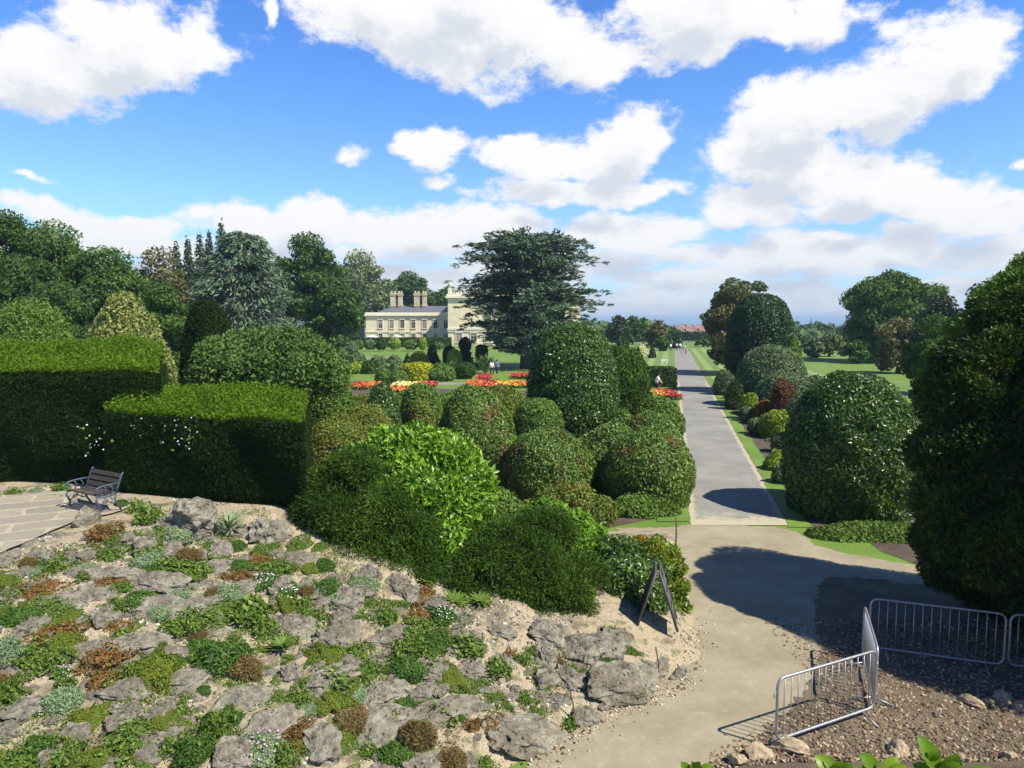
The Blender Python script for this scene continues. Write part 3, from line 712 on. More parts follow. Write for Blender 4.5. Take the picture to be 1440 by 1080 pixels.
scatter_chips('slope_pebbles', '', P, .007, .022, ['peb_pink', 'peb_pale', 'peb_tan', 'peb_grey', 'peb_pink'])

# ------------------------------------------------------------------ hedges of the terrace
def hedge(name, label, A, B, depth, zb, zf, zback, L, asp, cov=3.0, mat='hedge', sh=0.0):
    """hedge from A to B (front foot), depth away from the viewer, battered front, rounded top"""
    A, B = Vector(A), Vector(B); u = (B - A); ln = u.length; u = u / ln; nb = Vector((-u.y, u.x))
    if nb.y < 0: nb = -nb
    g = Geo()
    prf = [(.22, 0), (.05, .25 * (zf - zb)), (.0, .6 * (zf - zb)), (.02, .91 * (zf - zb)), (.07, .965 * (zf - zb)), (.2, (zf - zb)), (depth * .55, (zback - zb)), (depth - .3, zback - zb - .05), (depth - .05, zback - zb - .35), (depth - .2, 0)]
    pr = np.array(prf); seg = np.diff(pr, axis=0); sl_ = np.linalg.norm(seg, axis=1)
    area = sl_.sum() * ln; n = int(cov * area / (L * asp * L * .5))
    cum = np.concatenate([[0], np.cumsum(sl_)]); w_ = np.array(sl_); w_[-2:] *= .35; cdf = np.concatenate([[0], np.cumsum(w_) / w_.sum()])
    s = R.random(n); k = np.clip(np.searchsorted(cdf, s, 'right') - 1, 0, len(seg) - 1); f = (s - cdf[k]) / (cdf[k + 1] - cdf[k])
    dd = pr[k] + seg[k] * f[:, None]; nn = np.stack([-seg[k][:, 1], seg[k][:, 0]], 1) / sl_[k][:, None]
    tpos = R.random(n) * ln
    def place(tp, dz, off=0):
        tp = tp * (1 - sh * dz[:, 0] / ln)
        return np.stack([A.x + u.x * tp + nb.x * dz[:, 0], A.y + u.y * tp + nb.y * dz[:, 0], dz[:, 1] + zb], 1)
    N = np.stack([nb.x * nn[:, 0], nb.y * nn[:, 0], nn[:, 1]], 1)
    # rounded ends
    P = place(tpos, dd); gg = np.random.default_rng(9)
    lump = .09 * wob(P, 1.2, np.random.default_rng(9)) + .06 * wob(P, 3.5, np.random.default_rng(10))
    P = P + N * (lump + R.uniform(-.10, .05, n) + (N[:, 2] > .7) * .22 * R.random(n) ** 4)[:, None]
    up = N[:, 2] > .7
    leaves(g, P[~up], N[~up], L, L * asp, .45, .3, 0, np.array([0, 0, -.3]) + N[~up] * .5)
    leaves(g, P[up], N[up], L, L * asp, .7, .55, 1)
    # ends
    for tp, sg in ((0, -1), (ln, 1)):
        ne = int(cov * depth * (zf - zb) / (L * asp * L * .5)); x = R.uniform(.05, depth - .1, ne); z = R.uniform(0, 1, ne) * (zf - zb) * .98
        tq = tp * (1 - sh * x / ln); Pe = np.stack([A.x + u.x * tq + nb.x * x, A.y + u.y * tq + nb.y * x, z + zb], 1); Ne = np.tile([u.x * sg, u.y * sg, .1], (ne, 1))
        Pe += Ne * (R.uniform(-.08, .06, ne) + .06 * wob(Pe, 1.6))[:, None]
        leaves(g, Pe, Ne, L, L * asp, .65, .3)
    # dense twiggy inside
    ns = 40; tps = np.linspace(.3, ln - .3, ns); kk = len(prf)
    inner = pr.copy(); c_ = np.array([depth / 2, (zf - zb) / 2]); inner = c_ + (inner - c_) * np.array([max(.5, 1 - .3 / depth), .94]); inner[0, 1] = inner[-1, 1] = 0
    V = np.concatenate([place(np.full(kk, tp), inner) for tp in tps])
    q = [(i_ * kk + j_, i_ * kk + j_ + 1, (i_ + 1) * kk + j_ + 1, (i_ + 1) * kk + j_) for i_ in range(ns - 1) for j_ in range(kk - 1)]
    g.add(V, q, 0, np.full(len(q), .3))
    for b_ in (0, (ns - 1) * kk): g.f.append((np.array([(b_, b_ + k_ + 1, b_ + k_ + 2, b_ + k_ + 2) if False else (b_, b_ + k_, b_ + k_ + 1, b_ + kk - 1) for k_ in range(1, kk - 2)]) + g.nv - len(V), 0, None, False))
    return tag(g.build(name, [M[mat], M['hedge_lit_tip']]), label, 'hedge')
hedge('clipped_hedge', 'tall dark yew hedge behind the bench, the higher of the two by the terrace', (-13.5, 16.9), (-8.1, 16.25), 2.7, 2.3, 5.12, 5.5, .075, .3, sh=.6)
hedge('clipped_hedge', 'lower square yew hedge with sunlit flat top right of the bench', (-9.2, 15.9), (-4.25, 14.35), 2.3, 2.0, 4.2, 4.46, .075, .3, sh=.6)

# bindweed on the hedge fronts
g = Geo(); g2 = Geo()
for px, py, n in ((133, 622, 13), (200, 597, 4), (262, 612, 14), (275, 598, 5), (225, 607, 2)):
    P = np.array([(xat(px + random.gauss(0, 8), 15.6 - .0052 * px, py), 15.45 - .0051 * px, zat(py + random.gauss(0, 13), 15.4 - .0051 * px)) for _ in range(n)])
    P[:, 1] -= .02 * R.random(n); N = np.tile([-.2, -.9, .4], (n, 1)); leaves(g, P, N, .034, .03, .3, 0); Q = P + R.normal(0, .08, (n, 3)); Q[:, 1] = P[:, 1] + .02; leaves(g2, Q, N, .07, .055, .5, .2)
rt = tag(empty('bindweed', (-7, 15.2, 2.3)), 'white flowered bindweed climbing over the dark hedge front', 'plant')
for gg_, nm, mt in ((g, 'blossom', 'petal_w'), (g2, 'foliage', 'herb')):
    for v in gg_.v: v -= np.array([-7, 15.2, 2.3])
    gg_.build(nm, M[mt], rt)

# ------------------------------------------------------------------ rocks
def rock_mesh(name, seed, fl=.55, jag=.36, el=1.5, sub=5, mat='rock'):
    import bmesh
    bm = bmesh.new(); bmesh.ops.create_icosphere(bm, subdivisions=sub, radius=1.0)
    g = np.random.default_rng(seed); P = np.array([v.co[:] for v in bm.verts])
    # facets: cut the ball with random planes
    for _ in range(11):
        d = unit(g.normal(size=3)); h = g.uniform(.52, .88); s = P @ d; P = np.where((s > h)[:, None], P - ((s - h) * .92)[:, None] * d, P)
    n = jag * (.5 * wob(P, 2.2, g) - .42 * np.abs(wob(P, 4.5, g)) + .22 * wob(P, 10, g) - .20 * np.abs(wob(P, 19, g)) + .1)
    n += jag * .22 * (np.abs(np.sin(5.5 * P[:, 2] + 1.2 * P[:, 0] + 1.5 * wob(P, 2.5, g))) - .5)
    pit = wob(P, 13, g); n -= jag * .3 * np.clip(pit - .55, 0, 1)
    P = P * (1 + n)[:, None] * np.array([el, 1.0, fl])
    for v, p in zip(bm.verts, P): v.co = p
    me = bpy.data.meshes.new(name); bm.to_mesh(me); bm.free(); me.materials.append(M[mat])
    for p in me.polygons: p.use_smooth = False
    return me
RM = {'slab': [rock_mesh('rock', 20 + k, .42, .36, 1.5) for k in range(4)], 'block': [rock_mesh('rock', 40 + k, .7, .4, 1.25) for k in range(4)],
      'tall': [rock_mesh('rock', 60 + k, 1.05, .36, 1.1) for k in range(2)], 'round': [rock_mesh('rock', 70, .85, .07, 1.0)]}
ROCKS = []
SLOPE_Q = Vector((0, 0, 1)).rotation_difference(Vector((.671 * .24, -.742 * .24, 1)).normalized()).to_matrix()
def rock(px, py, wpx, kind='slab', rot=None, hs=1.0, lab=None, name='rock', gz=None, mesh=None, rough_rot=True):
    p = on_slope(px, py) if gz is None else (*on_z(px, py, gz)[:2], gz)
    if p is None: return None
    ln = {'slab': 1.55, 'block': 1.2, 'tall': 1.05, 'round': 1.0}[kind]
    s = wpx * 1.3 / F * p[1] / (2 * ln)
    o = link(name, mesh or random.choice(RM[kind]))
    o.scale = (s * random.uniform(.92, 1.1), s * random.uniform(.85, 1.1), s * hs * random.uniform(.85, 1.15))
    o.location = (p[0], p[1], p[2] + s * hs * {'slab': -.06, 'block': .06, 'tall': .3, 'round': .5}[kind])
    a = rad(40 + random.gauss(0, 24)) if rot is None else rad(rot)
    o.rotation_euler = (SLOPE_Q @ Matrix.Rotation(a, 3, 'Z') @ Matrix.Rotation(random.gauss(.05, .12), 3, 'X') @ Matrix.Rotation(random.gauss(0, .08), 3, 'Y')).to_euler() if gz is None and p[2] < 2.2 else (random.gauss(0, .06), random.gauss(0, .06), a)
    ROCKS.append((o, px, py, wpx, kind, lab, p)); return o
HR = [(270, 744, 66, 'tall', 20, .82, 'big pale jagged boulder standing upright under the short hedge'), (378, 756, 52, 'tall', 60, .72, 'pale pointed boulder against the foot of the hedge, right of the spiky clump'),
      (122, 737, 34, 'round', 0, .95, 'smooth round grey boulder at the terrace corner before the bench'), (412, 792, 46, 'block', 40, .9, 'rough grey block below the pointed pale boulder'),
      (340, 752, 36, 'block', 20, .8, None), (165, 808, 62, 'slab', 20, 1, None), (200, 775, 44, 'block', 60, 1, None), (108, 806, 52, 'slab', 25, .8, None), (218, 820, 56, 'block', 15, .7, None),
      (140, 838, 70, 'slab', 20, .8, None), (90, 850, 70, 'slab', 20, .8, None), (245, 855, 105, 'slab', 15, .9, None), (300, 800, 60, 'slab', 15, .8, None), (198, 905, 80, 'slab', 35, .8, None),
      (140, 912, 70, 'slab', 30, .8, None), (262, 958, 88, 'slab', 40, .8, 'flat pale slab in the moss left of the dark green cushion'), (183, 975, 58, 'block', 30, .8, None), (298, 890, 60, 'slab', 30, .9, None), (243, 918, 60, 'slab', 20, .8, None),
      (40, 998, 66, 'block', 35, .7, None), (12, 1030, 40, 'block', 40, .9, None), (110, 1038, 50, 'block', 30, .8, None), (345, 985, 90, 'slab', 40, .7, None), (385, 1020, 100, 'slab', 40, .7, None), (250, 1035, 60, 'slab', 30, .7, None),
      (455, 960, 86, 'slab', 40, 1.0, 'dark pitted slab tilted up beside yellow moss'), (535, 975, 80, 'slab', 35, .9, None), (620, 1003, 100, 'slab', 38, .9, 'broad grey slab low on the slope above the reddish tuft'), (535, 1035, 110, 'slab', 45, .9, 'large pale cracked slab at the bottom edge left of the heather'), (455, 1045, 70, 'block', 60, .7, None),
      (615, 948, 52, 'block', 20, .9, 'squared grey block with deep shadow beneath it'), (665, 944, 52, 'slab', 25, 1.1, None), (735, 1035, 128, 'slab', 24, 1.1, 'largest long limestone slab by the gravel path near the front rod'),
      (855, 972, 96, 'block', 25, 1.0, 'massive gnarled limestone boulder with a round hole by the gravel path'), (905, 950, 70, 'slab', 30, 1.1, None), (815, 918, 75, 'block', 10, .8, None), (765, 895, 62, 'block', 5, .8, None),
      (705, 887, 48, 'slab', -10, 1.1, 'pale tilted stone at the upper edge beneath the dark yew'), (875, 905, 50, 'block', 10, .8, None), (765, 962, 50, 'block', 50, .9, None), (705, 935, 40, 'block', 30, .8, None), (560, 900, 60, 'block', 30, .8, None),
      (470, 900, 50, 'block', 40, 1.0, None), (495, 845, 50, 'block', 20, .9, None), (405, 885, 60, 'block', 20, .8, None), (520, 812, 40, 'block', -20, .9, None), (555, 822, 40, 'block', -25, .9, None), (620, 852, 60, 'slab', -25, 1, None), (655, 868, 50, 'slab', -25, .9, None), (575, 838, 40, 'block', -25, .8, None),
      (600, 1076, 90, 'slab', 20, .9, None), (320, 1068, 70, 'block', 40, .8, None), (930, 935, 44, 'slab', 60, .8, None), (955, 955, 34, 'block', 60, .7, None)]
for q in HR: rock(*q)
for k, (px, py, w) in enumerate([(-30, 812, 60), (10, 792, 52), (45, 776, 48), (78, 764, 42), (104, 750, 34)]):
    rock(px, py, w, 'block', 28, .9, 'squared edging stone of the terrace paving, %s' % ['cut by the frame edge', 'first inside the frame', 'between two like it, the middle of the row', 'second below the round boulder', 'nearest the round boulder'][k], gz=2.2)
poly = [(-10, 805), (110, 755), (240, 735), (400, 770), (560, 838), (700, 892), (820, 920), (920, 945), (900, 985), (800, 1020), (735, 1060), (640, 1085), (-10, 1085)]
def inside(x, y):
    c_ = False; n = len(poly)
    for i_ in range(n):
        (x1, y1), (x2, y2) = poly[i_], poly[(i_ + 1) % n]
        if (y1 > y) != (y2 > y) and x < (x2 - x1) * (y - y1) / (y2 - y1) + x1: c_ = not c_
    return c_
taken = [(q[0], q[1], q[2] * .5) for q in HR]
tries = 0; nr = 0
while nr < 165 and tries < 20000:
    tries += 1; x, y = random.uniform(-10, 940), random.uniform(735, 1085); w = random.choice([16, 20, 24, 28, 34, 40, 48])
    if not inside(x, y) or any(abs(x - a_) < (r_ + w * .45) * .78 and abs(y - b_) < (r_ + w * .4) * .36 for a_, b_, r_ in taken): continue
    taken.append((x, y, w * .5)); nr += 1; rock(x, y, w, random.choice(['slab', 'slab', 'block']))
def ordinal(n): return {1: 'first', 2: 'second', 3: 'third'}.get(n, '%dth' % n)
BANDS = [(-1, .35, 'beside the gravel path'), (.35, .75, 'on the lowest slope'), (.75, 1.15, 'on the lower slope'), (1.15, 1.6, 'on the upper slope'), (1.6, 2.05, 'near the slope top'), (2.05, 9, 'along the slope top')]
def band_labels(items, noun, grp):
    """items: (object, px, z, words)"""
    for lo, hi, where in BANDS:
        by = {}
        for it in items:
            if lo <= it[2] < hi: by.setdefault(it[3], []).append(it)
        for words, lst in by.items():
            lst.sort(key=lambda q: q[1])
            for k_, it in enumerate(lst):
                pos = ('%s from the left ' % ordinal(k_ + 1)) if len(lst) > 1 else 'the only one '
                tag(it[0], '%s %s, %s%s' % (words, noun, pos, where), noun.split()[-1] if noun != 'cushion plant' else 'plant', grp)
its = []
for o, px, py, w, kind, lab, p in ROCKS:
    if lab: tag(o, lab, 'rock', 'rocks of the rock garden')
    else: its.append((o, px, p[2], ('broad flat' if kind == 'slab' else 'large blocky') if w > 55 else ('thin flat' if kind == 'slab' else 'rugged') if w > 33 else ('small flat' if kind == 'slab' else 'small knobbly')))
band_labels(its, 'grey rock', 'rocks of the rock garden')
# pale stones along the bank on the right
sm = [rock_mesh('stone', 90 + k, .8, .25, 1.1, 3, 'sandrock') for k in range(3)]
for k, (px, py, w, lb) in enumerate([(1068, 1064, 44, 'tan stone at the near corner of the bank, below the near barrier'), (1110, 1052, 48, 'pale orange stone under the left foot of the near barrier'), (1035, 1074, 34, 'small buff stone at the path end of the bank row'), (1262, 1057, 34, 'pale stone in the mulch between the bright leaf shoots'),
        (1365, 988, 30, 'flat tan stone at the left end of the row on the mulch'), (1388, 988, 18, 'little stone between two larger ones of the mulch row'), (1410, 984, 24, 'upright pointed stone of the mulch row'), (1436, 994, 30, 'large tan stone at the right end of the mulch row'), (1416, 1072, 26, 'low pale stone at the bottom right corner'), (1285, 1058, 14, 'tiny buff stone right of the pale one in the mulch'), (1350, 1070, 16, 'small dark gap stone before the bottom right corner')]):
    o = rock(px, py, w, 'block', random.uniform(0, 180), .85, lb, 'stone', 0.02, sm[k % 3]); p = o.location; p.z = max(p.z, bank_z(p.x, p.y) + o.scale.z * .3)
    tag(o, lb, 'stone', 'pale stones along the bank')

# ------------------------------------------------------------------ alpine cushions
def cushion_mesh(kind, seed):
    g = Geo()
    if kind == 'moss': rev(g, 'mound', .25, .2, .1, .022, .012, 2.6, (0, 0, 0), .5, .2, lump=.4, lf=2.2, depth=.12); mats = ['moss']
    elif kind == 'green': rev(g, 'mound', .24, .2, .15, .045, .02, 1.9, jit=.9, out=.6, lump=.4, lf=2.4, depth=.4); mats = ['herb']
    elif kind == 'dark': rev(g, 'mound', .24, .22, .17, .04, .016, 2.8, jit=.7, out=.5, lump=.1, depth=.2); mats = ['darkherb']
    elif kind == 'red': rev(g, 'mound', .25, .2, .1, .03, .018, 1.7, jit=.8, out=.5, lump=.45, lf=2.4, depth=.4); mats = ['sedum']
    elif kind == 'glaucous': rev(g, 'mound', .25, .22, .16, .04, .014, 2.4, jit=.7, out=.6, lump=.15, depth=.25); mats = ['glaucous']
    elif kind == 'heath': rev(g, 'egg', .22, .2, .24, .05, .01, 2.6, jit=.5, out=1.2, lump=.12, depth=.2); mats = ['heath']
    elif kind == 'mat': rev(g, 'mound', .3, .2, .06, .03, .014, 1.6, jit=.8, out=.4, lump=.35, depth=.3, core=False); mats = ['herb']
    elif kind == 'flower':
        rev(g, 'mound', .24, .2, .15, .04, .016, 2.4, jit=.8, out=.5, lump=.2, depth=.2); mats = ['darkherb', 'petal_w']
        n = 60; a = R.uniform(0, 6.28, n); r = np.sqrt(R.random(n)); P = np.stack([.24 * r * np.cos(a), .2 * r * np.sin(a), .16 * np.sqrt(1 - r * r * .9) + .02], 1)
        leaves(g, P, np.tile([0, 0, 1.0], (n, 1)), .022, .02, .4, 0, 1)
    elif kind == 'pink':
        rev(g, 'mound', .24, .2, .13, .04, .016, 2.4, jit=.8, out=.5, lump=.2, depth=.2); mats = ['glaucous', 'petal_p']
        n = 80; a = R.uniform(0, 6.28, n); r = np.sqrt(R.random(n)); P = np.stack([.24 * r * np.cos(a), .2 * r * np.sin(a), .14 * np.sqrt(1 - r * r * .9) + .03], 1)
        leaves(g, P, np.tile([0, 0, 1.0], (n, 1)), .024, .02, .4, 0, 1)
    elif kind == 'rosette':
        n = 26; a = np.linspace(0, 6.28 * 2, n); el_ = np.linspace(.25, 1.1, n); D = np.stack([np.cos(a) * np.cos(el_), np.sin(a) * np.cos(el_), np.sin(el_)], 1)
        leaves(g, D * .13 + np.array([0, 0, .02]), np.stack([-np.cos(a) * .5, -np.sin(a) * .5, 1 + 0 * a], 1), .26, .05, .1, 0, 0, D * 5, lvar=.15); mats = ['herb']
    elif kind == 'spiky':
        n = 70; a = R.uniform(0, 6.28, n); el_ = R.uniform(.35, 1.4, n); D = np.stack([np.cos(a) * np.cos(el_), np.sin(a) * np.cos(el_), np.sin(el_)], 1)
        leaves(g, D * .17 + np.array([0, 0, .02]), np.stack([-np.cos(a) * .7, -np.sin(a) * .7, .7 + 0 * a], 1), .36, .022, .1, 0, 0, D * 6, lvar=.25); mats = ['glaucous']
    elif kind == 'leafy': rev(g, 'egg', .22, .2, .24, .075, .04, 1.7, jit=.9, out=.6, lump=.25, depth=.4, core=False); mats = ['herb']
    o = g.build('plant', [M[q_] for q_ in mats]); me = o.data; bpy.data.objects.remove(o); return me
KINDS = {'moss': ('flat yellow-green mossy', 'moss_cushion', 2), 'green': ('fresh green low', 'alpine_plant', 3), 'dark': ('dark green rounded', 'alpine_plant', 2), 'red': ('rusty red sedum', 'sedum_cushion', 3), 'glaucous': ('blue-grey', 'alpine_plant', 2),
         'heath': ('brownish upright heathery', 'heather', 2), 'mat': ('thin creeping green', 'alpine_plant', 3), 'flower': ('dark green white-flowered', 'alpine_plant', 2), 'pink': ('pink-flowered', 'alpine_plant', 1), 'rosette': ('star-shaped long-leaved', 'fern', 1), 'spiky': ('spiky sword-leaved', 'spiky_plant', 1), 'leafy': ('loose leafy', 'alpine_plant', 3)}
CM = {k_: [cushion_mesh(k_, s_) for s_ in range(v[2])] for k_, v in KINDS.items()}
PL = []
def cushion(px, py, w, kind, hs=1.0, name=None):
    w *= 1.12
    p = on_slope(px, py)
    if p is None: return
    s = w / F * p[1] / .5; o = link(KINDS[kind][1], random.choice(CM[kind])); sh_ = .75 + .25 * min(1, .6 / s)
    o.location = (p[0], p[1], p[2] - .015); o.scale = (s, s * random.uniform(.8, 1.15), s * hs * sh_ * random.uniform(.85, 1.1)); o.rotation_euler = (SLOPE_Q @ Matrix.Rotation(random.uniform(-3.1, 3.1), 3, 'Z')).to_euler()
    PL.append((o, px, p[2], KINDS[kind][0]))
HP = [(310, 932, 78, 'dark', 1.2), (215, 945, 66, 'moss', 1.6), (190, 950, 60, 'green', 1), (155, 925, 80, 'red', 1), (145, 955, 60, 'red', .8), (90, 905, 56, 'moss', 1.2), (75, 895, 70, 'red', 1), (60, 930, 70, 'green', 1), (10, 920, 50, 'glaucous', 1.3), (345, 945, 60, 'heath', .8),
      (322, 748, 46, 'spiky', 1.1), (150, 755, 50, 'red', 1.2), (72, 783, 30, 'red', .8), (165, 762, 30, 'green', 1), (370, 820, 40, 'flower', 1), (458, 829, 38, 'dark', 1), (432, 835, 28, 'heath', .8), (400, 850, 40, 'moss', 1), (430, 855, 40, 'green', 1), (320, 838, 36, 'glaucous', 1.3), (395, 915, 46, 'rosette', 1.3), (375, 885, 50, 'green', 1), (440, 880, 50, 'green', 1),
      (458, 925, 60, 'moss', 1), (495, 965, 34, 'moss', 1), (462, 988, 50, 'moss', .9), (515, 950, 50, 'green', 1), (575, 945, 60, 'dark', .8), (570, 920, 60, 'green', 1), (590, 895, 70, 'green', .9), (625, 868, 46, 'flower', 1), (660, 915, 46, 'leafy', .8), (550, 855, 50, 'mat', 1), (615, 905, 50, 'dark', .8),
      (665, 1022, 28, 'red', 1.6), (585, 1045, 56, 'heath', 1.2), (560, 1065, 60, 'dark', .8), (480, 1030, 54, 'moss', 1), (495, 1020, 60, 'heath', .6), (420, 1030, 60, 'red', 1), (365, 1055, 70, 'pink', 1), (395, 1070, 60, 'green', 1), (300, 1035, 60, 'green', 1.6), (275, 1060, 60, 'dark', 1.4), (90, 990, 60, 'glaucous', 1.1), (130, 1010, 56, 'moss', .8), (95, 1065, 60, 'green', 1), (60, 1055, 50, 'dark', 1), (130, 1072, 55, 'moss', 1), (30, 1075, 60, 'green', 1), (180, 1030, 56, 'green', .8), (170, 1060, 45, 'leafy', .9), (200, 1072, 60, 'mat', 1), (20, 697, 26, 'green', 1.2), (50, 695, 22, 'glaucous', 1.2), (84, 692, 26, 'leafy', 1), (66, 699, 16, 'mat', 1), (172, 713, 26, 'dark', 1.1), (192, 719, 30, 'leafy', .9), (212, 724, 26, 'green', 1), (225, 1015, 60, 'moss', .8),
      (8, 980, 50, 'green', 1.4), (92, 965, 28, 'leafy', 1), (20, 835, 30, 'green', 1.2), (30, 870, 50, 'dark', .8), (55, 832, 60, 'red', .7), (100, 870, 40, 'moss', .8), (165, 855, 40, 'green', .9), (160, 880, 40, 'red', 1), (265, 875, 60, 'green', .7), (250, 880, 40, 'mat', 1), (270, 805, 50, 'green', .8), (235, 800, 40, 'leafy', .8), (300, 775, 50, 'mat', 1), (210, 735, 40, 'leafy', 1), (350, 870, 60, 'leafy', .8), (310, 860, 60, 'mat', 1), (410, 800, 24, 'green', 1),
      (750, 917, 24, 'green', 1), (805, 948, 34, 'green', 1), (850, 930, 34, 'dark', .8), (740, 985, 30, 'green', .8), (735, 930, 24, 'leafy', .8), (700, 945, 36, 'leafy', .9), (690, 985, 40, 'mat', 1), (600, 985, 40, 'mat', 1), (855, 892, 30, 'leafy', .8), (510, 825, 40, 'glaucous', 1), (595, 835, 40, 'red', .8), (640, 850, 50, 'rosette', .8), (675, 848, 40, 'rosette', .9), (600, 820, 34, 'rosette', .8), (420, 765, 40, 'mat', 1), (450, 770, 30, 'mat', 1), (885, 915, 30, 'mat', 1)]
for q in HP: cushion(*q)
tries = 0; npl = 0; tk = [(q[0], q[1], q[2] * .4) for q in HP]
while npl < 150 and tries < 20000:
    tries += 1; x, y = random.uniform(-10, 920), random.uniform(745, 1085); left = x < 420
    if not inside(x, y) or (not left and random.random() < .35) or any(abs(x - a_) < r_ + 5 and abs(y - b_) < r_ * .4 + 4 for a_, b_, r_ in tk): continue
    w = random.choice([18, 24, 30, 38, 48]); tk.append((x, y, w * .4)); npl += 1
    cushion(x, y, w, random.choices(['mat', 'green', 'leafy', 'moss', 'red', 'dark', 'glaucous', 'heath', 'flower', 'pink'], [26, 22, 16, 12, 8, 8, 7, 5, 3, 2])[0], .8)
band_labels(PL, 'cushion plant', 'plants of the rock garden')
xx, yy = R.uniform(-12, 4.2, 40000), R.uniform(6.5, 16.5, 40000); zz = slope_z(xx, yy)
k = (zz > .05) & (np.abs(xx / yy) < .78) & (zz < 2.33) & (wob(np.stack([xx, yy, 0 * xx], 1), 1.7, np.random.default_rng(8)) > .1)
for nm, c_ in (('rub_pale', (.46, .41, .33)), ('rub_grey', (.27, .24, .19)), ('rub_dark', (.13, .11, .085))): M[nm] = plain(nm, c_, .95, .35, 9, bump=.5)
P = np.stack([xx, yy, zz], 1)[k][:5200]
scatter_chips('stone_rubble', '', P, .02, .06, ['rub_pale', 'rub_grey', 'rub_grey', 'rub_dark', 'rub_pale'])
# creeping ground cover between the stones
n = 150000; xx, yy = R.uniform(-12, 4, n), R.uniform(6.3, 16.5, n); zz = slope_z(xx, yy); Q = np.stack([xx, yy, 0 * xx], 1)
f1 = wob(Q, 2.4, np.random.default_rng(31), 9); f2 = wob(Q, 5.5, np.random.default_rng(32), 9)
k = (zz > .1) & (zz < 2.32) & (np.abs(xx / yy) < .78) & (f1 * .7 + f2 * .6 + .35 * (xx < -2.5) > .5 + .25 * R.random(n))
Q[:, 2] = zz; Q = Q[k][:42000]; hue = wob(Q, 1.6, np.random.default_rng(33), 9) + .5 * R.normal(size=len(Q)); g = Geo()
for i_, (lo, hi) in enumerate(((-9, -.75), (-.75, .3), (.3, 1.05), (1.05, 1.5), (1.5, 9))):
    S_ = Q[(hue >= lo) & (hue < hi)]
    leaves(g, S_ + np.array([0, 0, .012]) + R.uniform(0, .035, (len(S_), 1)) * np.array([0, 0, 1]), np.tile([.1, -.2, 1.0], (len(S_), 1)), .045, .02, .8, .4, i_)
tag(g.build('ground_cover', [M['darkherb'], M['herb'], M['moss'], M['sedum'], M['heath']]), None, None, None, 'stuff')

# ------------------------------------------------------------------ loose shrubs at the ridge
def blob(px, py, rp, Y): return (xat(px, Y, py), Y, zat(py, Y), rp / F * Y)
def pbush(name, label, cat, bl, mat, L, asp, cov=2.4, sub=4, **kw):
    lb = [blob(*q) for q in bl]
    for x, y, z, r in list(lb):
        for _ in range(sub):
            d = unit(R.normal(size=3)); d[1] = -abs(d[1]); d[2] = abs(d[2]) if random.random() < .7 else d[2]; q = r * R.uniform(.28, .48)
            lb.append((x + d[0] * r * .78, y + d[1] * r * .78, z + d[2] * r * .72, q)); cx = sum(q[0] for q in lb) / len(lb); cy = sum(q[1] for q in lb) / len(lb); cz = min(q[2] - q[3] for q in lb)
    return bush(name, label, cat, (cx, cy, cz), [(q[0] - cx, q[1] - cy, q[2] - cz, q[3]) for q in lb], mat, lod(L, cy), asp, cov, **kw)
pbush('laurel_bush', 'large bright lime-green laurel bush rising behind the dark yew at the ridge', 'shrub',
      [(565, 650, 52, 15.8), (618, 646, 50, 16), (648, 685, 48, 15.7), (600, 705, 70, 15.4), (662, 745, 42, 15.2), (545, 700, 58, 15.4), (680, 800, 34, 14.6), (640, 780, 55, 14.6), (640, 815, 36, 14.1), (665, 830, 26, 13.9), (522, 655, 36, 15.6), (580, 632, 36, 15.9), (680, 770, 30, 15), (655, 840, 30, 14.4)], 'bright', .14, .4, 2.0, jit=.65, out=.9, depth=.2)
pbush('yew_bush', 'spreading dark feathery yew at the top of the rock slope', 'shrub',
      [(470, 722, 52, 14.7), (520, 765, 56, 14.3), (568, 792, 46, 13.9), (605, 818, 26, 13.5), (545, 718, 46, 14.5), (585, 752, 34, 14.2), (440, 742, 36, 14.8), (500, 668, 38, 15), (530, 810, 30, 13.7), (455, 690, 34, 15)], 'yew_soft', .085, .2, 3.0, jit=.6, out=.85, dirs=True, droop=.15, depth=.3, sub=6)
pbush('yew_bush', 'second dark feathery yew spreading left of the glossy dark laurel', 'shrub',
      [(735, 790, 50, 14), (770, 830, 50, 13.7), (800, 856, 36, 13.4), (722, 832, 38, 13.5), (692, 800, 42, 13.8), (762, 752, 40, 14.4), (815, 812, 36, 14.1), (790, 872, 22, 13.2), (703, 765, 36, 14.2), (750, 860, 26, 13.2), (680, 836, 24, 13.3), (664, 806, 34, 13.7), (645, 826, 28, 13.4), (660, 845, 20, 13.1)], 'yew_soft', .085, .2, 3.0, jit=.6, out=.85, dirs=True, droop=.15, depth=.3, sub=6)
pbush('laurel_bush', 'small bright laurel between the second yew and the round hedges', 'shrub',
      [(795, 765, 38, 15.2), (822, 785, 26, 15.1), (765, 735, 34, 15.7), (808, 738, 24, 15.5), (835, 755, 20, 15.6)], 'bright', .11, .42, 2.2, jit=.65, out=.75)
pbush('green_bush', 'mid-green loose bush in the dip between the bright laurel and second yew', 'shrub',
      [(702, 722, 34, 17), (735, 738, 32, 16.5), (715, 755, 30, 16.2), (680, 740, 26, 16.6)], 'box', .1, .45, 2.2)
pbush('green_bush', 'low yellowish bush in front of the red-tinged mound', 'shrub',
      [(775, 715, 30, 19.5), (810, 712, 34, 19.5), (838, 722, 26, 19.3), (750, 722, 24, 19.6)], 'golden_mound', .1, .45, 2.2)
pbush('camellia_bush', 'glossy dark-leaved bush directly behind the folding sign', 'shrub',
      [(880, 822, 50, 14.5), (850, 848, 42, 14.2), (900, 855, 38, 14.1), (868, 785, 34, 14.9), (912, 808, 28, 14.8), (860, 872, 24, 13.9), (838, 815, 30, 14.6)], 'laurel', .085, .5, 2.6)
